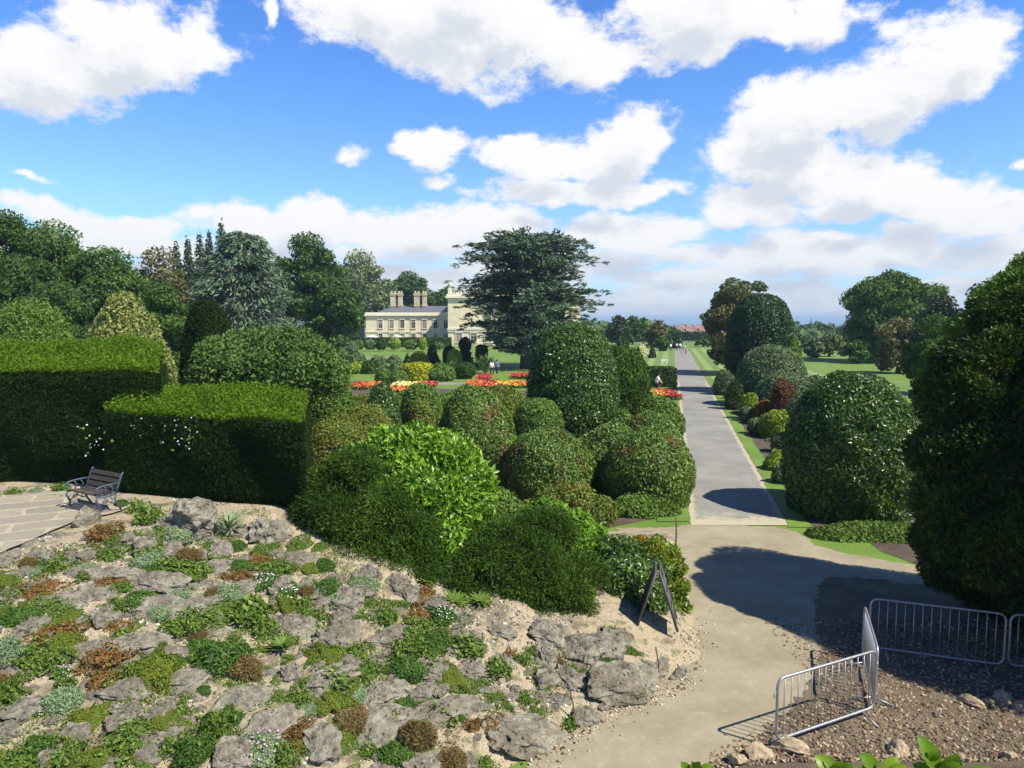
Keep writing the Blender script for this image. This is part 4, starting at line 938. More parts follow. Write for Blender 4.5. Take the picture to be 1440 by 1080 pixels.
m_ = foliage('mahonia_leaf', (.06, .10, .015), (.12, .18, .025), (.24, .30, .04), .38, (.5, .16, .02), .8, 1.6); M['mahonia'] = m_
pbush('mahonia_bush', 'yellow-green bush with orange leaves at the path corner right of the sign', 'shrub',
      [(922, 792, 26, 15.2), (942, 825, 24, 15), (952, 856, 18, 14.7), (935, 860, 22, 14.6), (915, 775, 20, 15.3), (940, 782, 18, 15.3), (900, 765, 14, 15.5), (925, 765, 13, 15.5), (950, 800, 14, 15.1)], 'mahonia', .12, .3, 1.9, jit=.6, out=.9, core=False)
pbush('broad_bush', 'large loose leafy bush above the lower hedge, before the blue cedar', 'shrub',
      [(330, 510, 42, 27), (375, 500, 40, 27.5), (420, 505, 40, 27), (455, 520, 34, 26.5), (395, 530, 50, 26), (340, 535, 40, 26), (310, 500, 26, 27.5), (355, 488, 24, 28), (405, 488, 22, 28), (470, 535, 22, 26), (300, 530, 30, 26.5), (440, 490, 18, 27.5)], 'oakmid', .15, .5, 1.7, jit=.8, out=.6, depth=.3)
pbush('yew_tree', 'towering shaded evergreen at the right edge of the picture', 'tree',
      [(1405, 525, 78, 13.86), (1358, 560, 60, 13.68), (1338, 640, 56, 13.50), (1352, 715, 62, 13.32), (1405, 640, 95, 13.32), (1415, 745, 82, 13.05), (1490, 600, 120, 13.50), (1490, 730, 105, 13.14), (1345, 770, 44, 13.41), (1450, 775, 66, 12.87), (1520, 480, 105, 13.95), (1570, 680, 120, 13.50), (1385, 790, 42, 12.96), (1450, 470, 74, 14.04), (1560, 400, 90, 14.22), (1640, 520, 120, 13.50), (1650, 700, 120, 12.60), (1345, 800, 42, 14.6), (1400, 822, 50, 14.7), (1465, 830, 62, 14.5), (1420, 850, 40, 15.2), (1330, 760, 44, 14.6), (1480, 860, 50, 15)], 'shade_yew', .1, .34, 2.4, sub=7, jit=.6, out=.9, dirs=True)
pbush('willow_bush', 'tall light-topped feathery tree behind the shaded evergreen', 'tree',
      [(1440, 425, 50, 14.81), (1410, 450, 42, 14.81), (1375, 470, 38, 14.81), (1352, 505, 36, 14.35), (1330, 545, 30, 14.17), (1480, 400, 58, 15.09), (1425, 398, 22, 14.81), (1390, 425, 24, 14.81), (1398, 408, 12, 14.81), (1440, 378, 16, 14.90), (1325, 500, 20, 14.35), (1312, 530, 18, 14.17)], 'box', .12, .3, 1.5, jit=.7, out=1.0, dirs=True, core=False)
bush('evergreen_shrub', 'dark evergreen just outside the right edge, its shade on the mulch', 'shrub', (11.75, 11.15, 0), [(0, 0, 3.2, 2.0), (.4, -.3, 5.2, 2.0), (-.7, .5, 2.0, 1.7), (.8, -.4, 1.8, 1.9), (2.5, -1.2, 3.2, 2), (.2, .2, 6.8, 1.5), (.6, 1.2, .8, 1.6), (-.6, 2.2, .8, 1.5)], 'yew', .12, .3, 1.8)

# ------------------------------------------------------------------ clipped shrubs left of the tarmac path
LM = 'clipped mounds left of the tarmac path'
for a_ in [('twin', 'broad glossy green mound beside the tarmac path, the largest on its left', 852, 976, 602, 24.2, 'dome', 'portugal', {}),
           ('a', 'broad round-topped mound joined behind the largest one beside the path', 805, 900, 598, 26, 'dome', 'portugal', {}),
           ('b', 'round mound with reddish shoulders left of the largest mound', 712, 833, 607, 24.6, 'dome', 'portugal', {}),
           ('c', 'small mound half hidden left of the reddish round mound', 674, 740, 610, 26, 'dome', 'portugal', {}),
           ('d', 'big rounded laurel mound with bronze-red patches in the middle', 604, 724, 545, 28.5, 'egg', 'portugal', {}),
           ('e', 'golden-topped mound right of the lower square hedge', 428, 527, 582, 26, 'dome', 'golden_mound', {}),
           ('f', 'green rounded mound above the golden one', 426, 502, 533, 31, 'dome', 'box', {}),
           ('g', 'dark egg-shaped laurel standing behind the bright bush', 508, 566, 537, 33, 'egg', 'laurel', {}),
           ('h', 'pale green dome behind and right of the dark egg', 562, 622, 543, 37, 'dome', 'box', {}),
           ('i', 'low dome in front of the pale green dome', 572, 612, 562, 34, 'dome', 'golden_mound', {}),
           ('j', 'neat upright dome standing before the giant dark bullet', 724, 790, 562, 29, 'bullet', 'box', {}),
           ('k', 'rough green shrub between the bright bullet and the path', 885, 966, 558, 37, 'egg', 'box', {}),
           ('l', 'low reddish-tipped mound by the path behind the largest mound', 862, 970, 582, 30, 'mound', 'portugal', {}),
           ('m', 'small bushy mound at the foot of the dark bullet', 850, 900, 577, 31, 'dome', 'box', {}),
           ('n', 'clipped low dome squeezed behind the golden-topped mound', 470, 560, 575, 29, 'dome', 'golden_mound', {})]:
    shrub('clipped_shrub', a_[1], 'shrub', *a_[2:6], a_[6], a_[7], .1, .48, group=LM, lump=.075, cov=2.6)
shrub('clipped_yew', 'giant dark bullet-shaped topiary in the middle', 'topiary', 744, 866, 459, 33, 'bullet', 'laurel', .09, .5, lump=.025, tuft=.15)
shrub('clipped_yew', 'bright green bullet topiary tucked behind the giant dark one', 'topiary', 826, 914, 487, 39, 'bullet', 'yew_soft', .09, .45, lump=.02)
shrub('low_hedge', 'low leafy hedge along the gravel at the path corner', 'hedge', 842, 955, 697, 22.6, 'mound', 'box', .1, .5, ryf=.5, lump=.12, cov=2.4)
for k, (x0, x1, tp_, Y, mt, lb) in enumerate([(480, 570, 556, 46, 'golden_mound', 'yellowish low shrub at the left end of the row before the flower beds'), (545, 625, 548, 50, 'box', 'green low shrub before the yellow flower strip'), (600, 668, 551, 47, 'box', 'feathery green low shrub between the two flower strips'), (655, 745, 546, 47, 'golden_mound', 'yellow-green low shrub before the orange flower strip'), (690, 760, 560, 38, 'golden_mound', 'yellow-green shrub touching the left side of the dark bullet')]):
    shrub('low_shrub', lb, 'shrub', x0, x1, tp_, Y, 'dome', mt, .12, .45, group='low shrubs before the flower beds', lump=.1, jit=.8, out=.5)
# left, behind the hedges
shrub('columnar_yew', 'smooth green columnar yew before the blue-grey cedar', 'topiary', 256, 330, 420, 31, 'bullet', 'hedge', .09, .4, lump=.02)
shrub('variegated_holly', 'yellowish pyramid-shaped holly behind the tall hedge', 'tree', 104, 254, 405, 25, 'pear', 'variegated', .13, .5, lump=.1, jit=.8, depth=.2, cov=2.2)
shrub('variegated_shrub', 'small cream-green shrub at the right end of the tall hedge', 'shrub', 214, 258, 490, 20.5, 'pear', 'variegated', .1, .5, lump=.1, jit=.8)
shrub('rounded_shrub', 'light green rounded shrub above the tall hedge at the left edge', 'shrub', -25, 122, 443, 23, 'dome', 'box', .12, .35, lump=.1, jit=.7, out=.7, tuft=.25)

# ------------------------------------------------------------------ right of the path
shrub('laurel_dome', 'big glossy laurel dome right of the tarmac path', 'topiary', 1112, 1292, 525, 22.8, 'dome', 'laurel', .12, .48, lump=.025, cov=2.8)
shrub('low_hedge', 'low leafy strip of hedge at the foot of the laurel dome', 'hedge', 1148, 1310, 738, 20.2, 'mound', 'box', .1, .48, ryf=.45, lump=.15)
shrub('clipped_yew', 'tall blue-green bullet topiary on the right of the path', 'topiary', 1024, 1114, 409, 62, 'bullet', 'blue_laurel', .1, .5, lump=.04)
shrub('clipped_shrub', 'grey-green dome in front of the tall bullet topiary', 'shrub', 1036, 1132, 488, 52, 'dome', 'grey', .1, .5, lump=.03)
shrub('clipped_shrub', 'yellow-green cone behind the grey-green dome', 'shrub', 1096, 1132, 470, 57, 'pear', 'box', .1, .5)
shrub('clipped_shrub', 'grey flat-topped mound beside the red leaves', 'shrub', 1058, 1150, 526, 46.5, 'dome', 'grey', .1, .5, lump=.06)
shrub('clipped_shrub', 'lower grey-green mound next to the laurel dome', 'shrub', 1104, 1184, 553, 37.5, 'dome', 'grey', .1, .5, lump=.06)
shrub('clipped_shrub', 'far grey-green mound at the lawn edge', 'shrub', 1110, 1185, 530, 46, 'mound', 'grey', .1, .5, lump=.06)
shrub('red_shrub', 'red-leaved shrub among the grey-green mounds', 'shrub', 1080, 1124, 538, 42, 'mound', 'redleaf', .1, .45, lump=.15, jit=.9)
shrub('orange_shrub', 'orange and yellow shrub in the right border', 'shrub', 1062, 1094, 563, 43.5, 'dome', 'orange', .1, .4, lump=.15, jit=.9)
shrub('yellow_shrub', 'bright lime shrub in the right border', 'shrub', 1072, 1126, 576, 37.6, 'dome', 'limebox', .12, .45, lump=.08, jit=.8)
shrub('yellow_shrub', 'low lime-yellow plant at the near end of the right border', 'shrub', 1076, 1116, 636, 29.5, 'mound', 'limebox', .11, .45, lump=.15, jit=.9)
shrub('yellow_shrub', 'small yellow plant far along the right border', 'shrub', 1044, 1064, 553, 45, 'dome', 'limebox', .1, .45, lump=.15, jit=.9)
for k, (x0, x1, tp_, bs, lb) in enumerate([(1086, 1114, 610, 640, 'nearest clipped ball of the right border'), (1052, 1074, 588, 613, 'clipped ball second from the near end of the right border'), (1040, 1062, 572, 594, 'clipped ball third from the near end of the right border'), (1031, 1046, 557, 573, 'clipped ball fourth from the near end of the right border'), (1018, 1030, 547, 562, 'narrow clipped ball far along the right border'), (1011, 1023, 540, 552, 'farthest clipped ball of the right border')]):
    Y = EYE / ((bs - 452) / F) + .4; shrub('clipped_ball', lb, 'topiary', x0, x1, tp_, Y, 'ball', 'grey', .06, .5, group='clipped balls along the right border', lump=.02)
for k, (x0, x1, tp_, Y, mt, lb) in enumerate([(1005, 1035, 520, 60, 'grey', 'greyish low shrub at the foot of the tall bullet topiary'), (1020, 1046, 538, 50, 'yew', 'dark low shrub between tall bullet topiary and border balls'), (1088, 1120, 655, 27, 'grey', 'grey herb clump nearest the laurel dome'), (1115, 1150, 575, 33, 'grey', 'grey-green shrub left of the laurel dome'), (1078, 1092, 617, 36.5, 'grey', 'tiny clipped knob left of the nearest border ball')]):
    shrub('border_shrub', lb, 'shrub', x0, x1, tp_, Y, 'dome', mt, .1, .4, group='small shrubs of the right border', jit=.9, lump=.12)

# ------------------------------------------------------------------ topiary garden in the middle distance
TG = 'topiary before the house'
for (x0, x1, tp_, bs, kd, mt, lb) in [
    (597, 619, 478, 511, 'cone', 'yew', 'dark green cone before the left wing'), (623, 642, 486, 516, 'bullet', 'darktree', 'blackish rounded column before the house corner'),
    (629, 650, 492, 517, 'ball', 'gold', 'golden ball before the house corner'), (669, 686, 485, 516, 'drum', 'yew', 'dark flat-topped block under the tall ground-floor windows'),
    (566, 612, 511, 536, 'drum', 'gold', 'broad golden drum behind the yellow flowers'), (575, 604, 495, 513, 'mound', 'gold', 'golden cap above the broad drum'), (566, 580, 496, 516, 'cone', 'yew', 'dark pointed fin left of the golden cap'),
    (640, 668, 509, 533, 'ball', 'yew_soft', 'bright green ball right of the golden ball'), (598, 640, 512, 536, 'dome', 'box', 'tufted green mound between golden drum and green ball'), (541, 567, 500, 522, 'mound', 'grey', 'grey-green cushion dome left of the golden drum'), (520, 545, 500, 522, 'dome', 'grey', 'grey loose shrub left of the grey cushion dome'),
    (446, 458, 471, 494, 'pear', 'limebox', 'small pale yellow-green standard by the big bush'), (462, 483, 468, 492, 'ball', 'yew', 'dark ball at the left end of the hedge'), (428, 449, 446, 492, 'pear', 'box', 'light green pear-shaped topiary before the trees'), (449, 462, 453, 480, 'bullet', 'yew', 'small dark bullet beside the pear-shaped one'),
    (454, 472, 492, 514, 'dome', 'grey', 'grey-green dome above the big loose bush'), (470, 500, 490, 516, 'cone', 'grey', 'grey-green cone beside the lawn'), (492, 514, 496, 516, 'dome', 'grey', 'low grey dome right of the grey-green cone'), (489, 513, 509, 526, 'ball', 'limebox', 'lime-yellow ball in front of the lawn'), (508, 528, 508, 526, 'dome', 'yew_soft', 'bright green dome right of the lime-yellow ball'),
    (488, 503, 480, 500, 'ball', 'grey', 'small grey ball between hedge and cone'), (470, 484, 488, 500, 'ball', 'yew', 'small dark ball left of the grey cone'), (528, 548, 516, 540, 'dome', 'box', 'loose green clump before the cross path'), (545, 575, 520, 542, 'mound', 'box', 'spreading green plant left of the golden drum')]:
    Y = EYE / ((bs - 452) / F) + .6; shrub('topiary', lb, 'topiary', x0, x1, tp_, Y, kd, mt, .1, .5, group=TG, lump=.03, cov=2.2)
for k, (cx, w, tp_) in enumerate([(505, 11, 478), (521, 15, 478), (537, 14, 477), (556, 15, 474), (578, 17, 478), (595, 10, 475), (492, 12, 480), (618, 12, 481)]):
    shrub('clipped_ball', 'ball %s from the left in the row of clipped balls under the left wing' % ordinal([2, 3, 4, 5, 6, 7, 1, 8][k]), 'topiary', cx - w / 2, cx + w / 2, tp_, 150 - (k % 3), 'ball', ['box', 'grey', 'yew', 'limebox', 'box', 'limebox', 'grey', 'grey'][k], .1, .5, zb=.4, group='clipped balls before the hedge', lump=.02)
g = Geo(); rev(g, 'drum', 1.2, 1.2, 1.0, .36, .18, 2, lump=.03); rev(g, 'drum', .9, .9, .8, .36, .18, 2, (0, 0, 1.05), lump=.03); rev(g, 'ball', .85, .85, 2.1, .36, .18, 2, (0, 0, 1.8), lump=.03)
tag(g.build('topiary', M['darktree'], None, (xat(654, 103), 103, 0)), 'tiered topiary with an oval head before the tall windows', 'topiary', TG)
g = Geo()
for nm, x0, x1, Y, h, dp, lb in (('long_hedge', 484, 634, 172, 2.2, 1.6, 'long straight dark hedge under the left wing'), ('box_hedge', 908, 952, 67, 1.75, 3.2, 'square dark hedge block left of the tarmac path'), ('box_hedge', 872, 884, 130, 2.6, 4, 'small dark hedge block in the far garden'), ('far_hedge', 952, 1010, 232, 2.6, 3, 'straight dark hedge across the end of the path')):
    a_, b_ = xat(x0, Y), xat(x1, Y); L = lod(.08, Y)
    g = Geo(); n_ = int(2.6 * ((b_ - a_) * (h + dp) + 2 * dp * h) / (L * L * .25))
    A3 = np.array([(b_ - a_) * h, (b_ - a_) * dp, dp * h, dp * h]); kf = R.choice(4, n_, p=A3 / A3.sum()); u_, v_ = R.random(n_), R.random(n_)
    P = np.where((kf == 0)[:, None], np.stack([(u_ - .5) * (b_ - a_), 0 * u_, v_ * h], 1), np.where((kf == 1)[:, None], np.stack([(u_ - .5) * (b_ - a_), v_ * dp, h + 0 * u_], 1), np.stack([(kf - 2.5) * (b_ - a_), u_ * dp, v_ * h], 1)))
    N = np.where((kf == 0)[:, None], [0, -1.0, 0], np.where((kf == 1)[:, None], [0, 0, 1.0], np.stack([(kf - 2.5) * 2, 0 * u_, 0 * u_], 1)))
    leaves(g, P + N * R.uniform(-.05, .05, n_)[:, None], N, L, L * .5, .55, .2); g.box((0, dp / 2, h / 2 - .04), (b_ - a_ - .1, dp - .1, h - .1))
    tag(g.build(nm, M['yew'], None, ((a_ + b_) / 2, Y, 0)), lb, 'hedge')
# spiky cordylines
for k, (px, py, Y, r_, lb) in enumerate([(682, 516, 84, 1.9, 'spiky palm-like plant left of the cedar'), (630, 524, 80, 1.6, 'spiky plant behind the orange flowers'), (547, 522, 80, 1.2, 'small spiky plant before the cross path')]):
    g = Geo(); n = 60; a = R.uniform(0, 6.28, n); e_ = R.uniform(-.3, 1.4, n); D = np.stack([np.cos(a) * np.cos(e_), np.sin(a) * np.cos(e_), np.sin(e_)], 1)
    zc = zat(py, Y); leaves(g, D * r_ * .5 + np.array([0, 0, zc]), np.stack([-np.cos(a) * .6, -np.sin(a) * .6, .8 + 0 * a], 1), r_ * 1.05, .3, .1, 0, 0, D * 8)
    root = tag(empty('palm', (xat(px, Y), Y, 0)), lb, 'plant', 'spiky plants'); g.build('crown', M['grey'], root)
    g = Geo(); g.tube([(0, 0, 0), (0, 0, zc * .5), (0, 0, zc)], [.14, .11, .1], 8); g.build('trunk', M['bark'], root)
# flower beds
for (x0, x1, y0, y1, cs, lb) in [(492, 530, 537, 545, ['petal_r', 'petal_o'], 'red and orange flower bed at the left end of the cross path'), (552, 592, 537, 544, ['petal_c', 'petal_y'], 'pale yellow flower bed before the golden drum'), (588, 614, 537, 543, ['petal_r'], 'deep red flower bed right of the pale yellow one'), (545, 580, 544, 550, ['petal_o'], 'orange edging flowers before the pale yellow bed'), (655, 700, 534, 545, ['petal_o', 'petal_r'], 'orange flower bed left of the cedar shade'), (694, 748, 536, 543, ['petal_y', 'petal_o'], 'amber yellow flower bed touching the giant bullet'), (718, 748, 525, 530, ['petal_r'], 'thin red flower strip in front of the cedar shade'), (912, 928, 523, 533, ['petal_o', 'petal_r'], 'orange flower bed before the square hedge block'), (916, 940, 549, 557, ['petal_y', 'petal_o'], 'yellow flower bed beside the far stretch of path'), (932, 950, 546, 560, ['petal_r'], 'bright red flower bed by the path edge'), (672, 690, 526, 534, ['petal_r'], 'rusty red flower clump beside the two visitors')]:
    A_, B_ = on_z(x0, y1, .3), on_z(x1, y0, .3); Yc = (A_.y + B_.y) / 2; wx = xat(x1, Yc) - xat(x0, Yc); wy = abs(B_.y - A_.y) * .75 + .3; xc = xat((x0 + x1) / 2, Yc)
    root = tag(empty('flower_bed', (xc, Yc, 0)), lb, 'flower bed', 'bedding flowers')
    n = int(min(5000, wx * wy * 40)); P = np.stack([R.uniform(-.5, .5, n) * wx, R.uniform(-.5, .5, n) * wy, R.uniform(.05, .32, n)], 1)
    edge = 1 - np.maximum(np.abs(P[:, 0]) / wx * 2, np.abs(P[:, 1]) / wy * 2); P = P[edge > .12 * R.random(n)]
    g = Geo(); leaves(g, P, np.tile([0, 0, 1.0], (len(P), 1)), .3, .16, .8, .5); g.build('foliage', M['herb'], root)
    for q_, c_ in enumerate(cs):
        m2 = int(len(P) * 1.3 / len(cs)); Q = P[R.integers(0, len(P), m2)].copy(); Q[:, 2] = .34 + R.uniform(-.05, .08, m2); Q[:, :2] += R.normal(0, .1, (m2, 2))
        if len(cs) > 1: Q = Q[(Q[:, 0] / wx * (1 if q_ else -1) + R.normal(0, .25, m2)) > -.12]
        g = Geo(); leaves(g, Q, np.tile([0, -.5, 1.0], (len(Q), 1)), .26, .2, .5, 0); g.build('blossom', M[c_], root)

# ------------------------------------------------------------------ trees
BT = 'trees behind the garden'
tree('broadleaf_tree', 'tallest dark tree at the left edge', 'tree', -60, 75, 292, 64, 'oak', seed=2, nl=44, group=BT)
tree('broadleaf_tree', 'broad dark tree with lit top second from the left edge', 'tree', 5, 142, 306, 70, 'oakmid', seed=3, nl=46, group=BT)
tree('broadleaf_tree', 'rounded dark tree between the broad tree and the pyramid holly', 'tree', 90, 215, 342, 68, 'oak', seed=4, nl=40, group=BT)
tree('broadleaf_tree', 'smaller loose tree left of the narrow conifers', 'tree', 175, 275, 346, 86, 'bronze', seed=5, nl=40, cov=1.0, group=BT)
tree('broadleaf_tree', 'low very dark tree behind the pyramid holly', 'tree', 185, 275, 395, 48, 'oak', seed=6, nl=34, group=BT)
tree('broadleaf_tree', 'dark low tree filling the gap behind the light green shrub', 'tree', 20, 140, 392, 52, 'oak', seed=7, nl=36, group=BT)
tree('broadleaf_tree', 'low dark tree at the far left behind the light shrub', 'tree', -80, 40, 378, 50, 'oak', seed=17, nl=36, group=BT)
for k, (px, hf, tp_, lb) in enumerate([(250, 11, 337, 'first narrow conifer from the left'), (266, 9, 329, 'second narrow conifer from the left'), (283, 13, 325, 'third narrow conifer from the left'), (296, 10, 322, 'fourth narrow conifer from the left, thin'), (314, 15, 306, 'tallest narrow conifer, rising above the blue cedar')]):
    conifer('conifer', lb, px, hf * 2.1, tp_, 112 + k, seed=k, group='narrow conifers')
cedar('blue_cedar', 'drooping blue-grey cedar behind the columnar yew', 343, 92, 322, 88, 'bluecedar', ([0, .15, .4, .65, .85, 1], [1.0, 1.02, .98, .82, .6, .22]), 165, .36, .16, 5, .03, .27, .40, tip=-.35)
tree('broadleaf_tree', 'tall dark tree right of the blue cedar', 'tree', 382, 482, 325, 112, 'oak', seed=8, nl=46, group=BT)
tree('broadleaf_tree', 'dark lower tree between tall dark tree and pale poplar', 'tree', 425, 512, 385, 108, 'oak', seed=9, nl=40, group=BT)
tree('pale_poplar', 'airy pale silver-green tree left of the house', 'tree', 460, 554, 350, 228, 'pale', seed=10, nl=60, lr=.24, cov=1.0, bark='bark_pale', group=BT)
tree('broadleaf_tree', 'dark tree just left of the house wing', 'tree', 455, 513, 415, 170, 'oak', seed=12, nl=34, group=BT)
tree('broadleaf_tree', 'dark tree behind the chimneys', 'tree', 540, 612, 381, 250, 'oak', seed=13, nl=40, group=BT)
tree('broadleaf_tree', 'low tree behind the roof of the left wing', 'tree', 592, 662, 404, 255, 'oak', seed=14, nl=34, group=BT)
tree('broadleaf_tree', 'dim tree behind the left end of the house', 'tree', 505, 560, 405, 235, 'oakmid', seed=15, nl=34, group=BT)
cedar('cedar_tree', 'great dark cedar standing before the main block of the house', 742, 106, 328, 95, 'cedar', ([0, .1, .22, .38, .5, .6, .7, .82, .93, 1], [.4, .6, .78, 1.0, 1.06, .98, .8, .98, .95, .55]), 185, .08, .17, 11, .13, .19, .44)
for (x0, x1, tp_, Y, mt, lb, sd_) in [(852, 886, 442, 185, 'darktree', 'dark flat-sided tree right of the cedar', 21), (878, 902, 443, 190, 'oak', 'dark tree second right of the cedar', 22), (895, 915, 446, 195, 'oak', 'small dark tree third right of the cedar', 23), (908, 944, 449, 170, 'bronze', 'bronze-brown tree near the end of the path', 24), (936, 959, 468, 165, 'darktree', 'dark round tree at the end of the path', 25), (915, 945, 455, 230, 'oak', 'dark tree behind the bronze one', 26), (935, 962, 460, 260, 'oak', 'far dark tree left of the red roofs', 27), (975, 1004, 476, 175, 'oakmid', 'olive bush right of the end of the path', 28), (920, 945, 472, 150, 'oakmid', 'low bush left of the end of the path', 29)]:
    tree('garden_tree', lb, 'tree', x0, x1, tp_, Y, mt, seed=sd_, nl=26, lr=.32, group='trees at the end of the path', zlow=.02)
tree('tall_shrub_tree', 'loose tree with reaching twigs left of the tall bullet topiary', 'tree', 992, 1078, 396, 82, 'bronze', seed=31, nl=44, lr=.24, cov=1.6, zlow=.0)
for k, (px, py, rp, lb) in enumerate([(1000, 440, 7, ''), (1012, 415, 7, ''), (1028, 398, 11, ''), (1048, 400, 8, ''), (1070, 402, 9, ''), (992, 446, 5, ''), (1008, 428, 6, ''), (1020, 404, 7, '')]): pass
pbush('maple_tree', 'airy branching tree top above the tall bullet topiary', 'tree', [(1000, 442, 7, 86), (1012, 416, 7, 86), (1030, 399, 10, 86), (1048, 404, 9, 86), (1066, 403, 8, 86), (990, 446, 5, 86), (1010, 430, 7, 86), (1020, 405, 7, 86), (1025, 430, 14, 86), (1040, 425, 16, 86), (1040, 470, 22, 86), (1030, 500, 18, 86), (1075, 405, 5, 86)], 'grey', .16, .6, 1.3, jit=.8, core=False)
tree('oak_tree', 'large rounded oak standing at the far side of the right lawn', 'tree', 1176, 1336, 380, 110, 'oakmid', seed=33, nl=60, lr=.24, zlow=.02)
for (x0, x1, tp_, Y, mt, lb, sd_, cv_) in [(1285, 1360, 412, 60, 'purple', 'dark purplish tree right of the oak', 34, 1.4), (1345, 1400, 398, 58, 'purple', 'thin dark tree beside the feathery tree', 35, .8), (1232, 1300, 445, 85, 'bronze', 'olive tree with russet leaves before the oak', 36, 1.5), (1275, 1350, 440, 52, 'oak', 'dark low tree in front of the purplish one', 37, 1.5), (1130, 1160, 476, 122, 'pale', 'pale bush at the left end of the lawn edge', 38, 1.5), (1148, 1186, 468, 126, 'pale', 'pale green tree left of the oak', 39, 1.5), (1300, 1370, 480, 38, 'oak', 'dark shrub behind the shaded evergreen', 40, 1.6), (1185, 1230, 478, 105, 'oakmid', 'green bush under the left side of the oak', 41, 1.5), (1112, 1136, 470, 160, 'oak', 'dim tree behind the yellow-green cone', 42, 1.5)]:
    tree('lawn_tree', lb, 'tree', x0, x1, tp_, Y, mt, seed=sd_, nl=34, lr=.28, cov=cv_, group='trees around the right lawn', zlow=.0)
tree('tall_tree', 'dark tree tip at the right edge of the sky', 'tree', 1425, 1520, 322, 40, 'purple', seed=43, nl=30, lr=.2, cov=.8)

# ------------------------------------------------------------------ the house
hs = tag(empty('mansion', (0, 200, 0)), 'cream stone country house with slate roof and tall chimneys', 'house')
def hp(px, py, Y): return xat(px, Y, py), zat(py, Y)
def add_window(cx, z0, z1, w, Yf, blind=0.0):
    g = Geo(); fw = .14
    for sx in (-1, 1): g.box((cx + sx * (w / 2 + fw / 2), Yf - .05 - 200, (z0 + z1) / 2), (fw, .2, z1 - z0))
    g.box((cx, Yf - .08 - 200, z0 - .1), (w + .5, .3, .2)); g.box((cx, Yf - .08 - 200, z1 + .12), (w + .4, .26, .24))
    fr = g.build('window', M['stone_trim'], hs)
    g = Geo(); g.box((0 + cx, Yf - .02 - 200, (z0 + z1) / 2), (w - .01, .04, z1 - z0 - .01)); g.build('pane', M['glass'], fr)
    g = Geo()
    for sx in (-1, 0, 1): g.box((cx + sx * (w / 2 - .05) * 1.0, Yf - .06 - 200, (z0 + z1) / 2), (.07, .05, z1 - z0 - .02))
    for f in (.03, .35, .65, .97): g.box((cx, Yf - .075 - 200, z0 + (z1 - z0) * f), (w - .02, .04, .07))
    g.build('sash', M['sash'], fr)
    if blind > 0:
        g = Geo(); hb = (z1 - z0) * blind; g.box((cx, Yf - .045 - 200, z1 - hb / 2 - .02), (w - .06, .01, hb)); g.build('blind', M['blind'], fr)
x0, _ = hp(514.5, 460, 200); x1, _ = hp(634, 460, 200); zt = hp(520, 444, 200)[1]
g = Geo(); g.box(((x0 + x1) / 2, 8, zt / 2 - .3), (x1 - x0, 16, zt + .6)); g.build('wall', M['stone'], hs)
g = Geo(); g.box(((x0 + x1) / 2, 7.9, zt + .12), (x1 - x0 + .9, 16.9, .34)); g.box(((x0 + x1) / 2, 7.95, zt + .62), (x1 - x0 + .3, 16.3, .62)); g.box(((x0 + x1) / 2, -.07, zt - .35), (x1 - x0 + .2, .3, .3)); g.build('cornice', M['stone_trim'], hs)
zsill = hp(520, 466.5, 200)[1]; g = Geo(); g.box(((x0 + x1) / 2, -.06, zsill), (x1 - x0 + .16, .24, .34)); g.build('string_course', M['stone_trim'], hs)
# hipped slate roof
xa, za = hp(533, 441, 200); xr, zr = hp(551, 431.5, 203)
g = Geo(); e = zt + .9; g.add([(xa - 1, .8, e), (x1, .8, e), (x1, 15.4, e), (xa - 1, 15.4, e), (xr, 7.6, zr + .35), (x1, 7.6, zr + .35)], [(0, 1, 5, 4), (2, 3, 4, 5)]); g.add([(xa - 1, 15.4, e), (xa - 1, .8, e), (xr, 7.6, zr + .35)], [(0, 1, 2)])
roof = g.build('roof', M['slate'], hs)
for px, w in ((552.5, 7.2), (562.5, 5.6), (586, 7.4), (596.8, 5.4)):
    cx, ct = hp(px, 413, 206); _, cb = hp(px, 434, 206); ww = w / F * 206
    g = Geo(); g.box((cx, 6.5, (ct + cb - 2) / 2), (ww, 1.5, ct - cb + 2)); g.box((cx, 6.5, ct - .35), (ww + .4, 1.9, .3)); g.box((cx, 6.5, ct + .1), (ww + .25, 1.75, .35)); g.box((cx, 6.5, cb + .8), (ww + .3, 1.8, .3))
    for k in (-.3, .3): g.tube([(cx + k * ww, 6.5, ct + .2), (cx + k * ww, 6.5, ct + .75)], .22, 8)
    g.build('chimney', M['chimney_stone'], roof)
for k, px in enumerate((535, 550.7, 565.8, 581.2, 597, 612.5, 627)):
    cx, zb_ = hp(px, 461.5, 200); zt_ = hp(px, 449.5, 200)[1]; add_window(cx, zb_, zt_, 1.2, 200, [.5, .85, 0, .3, .9, .25, .3][k])
    zb2, zt2 = .8, hp(px, 469, 200)[1]; add_window(cx, zb2, zt2, 1.2, 200, [.0, .3, .3, .2, 0, .4, .3][k])
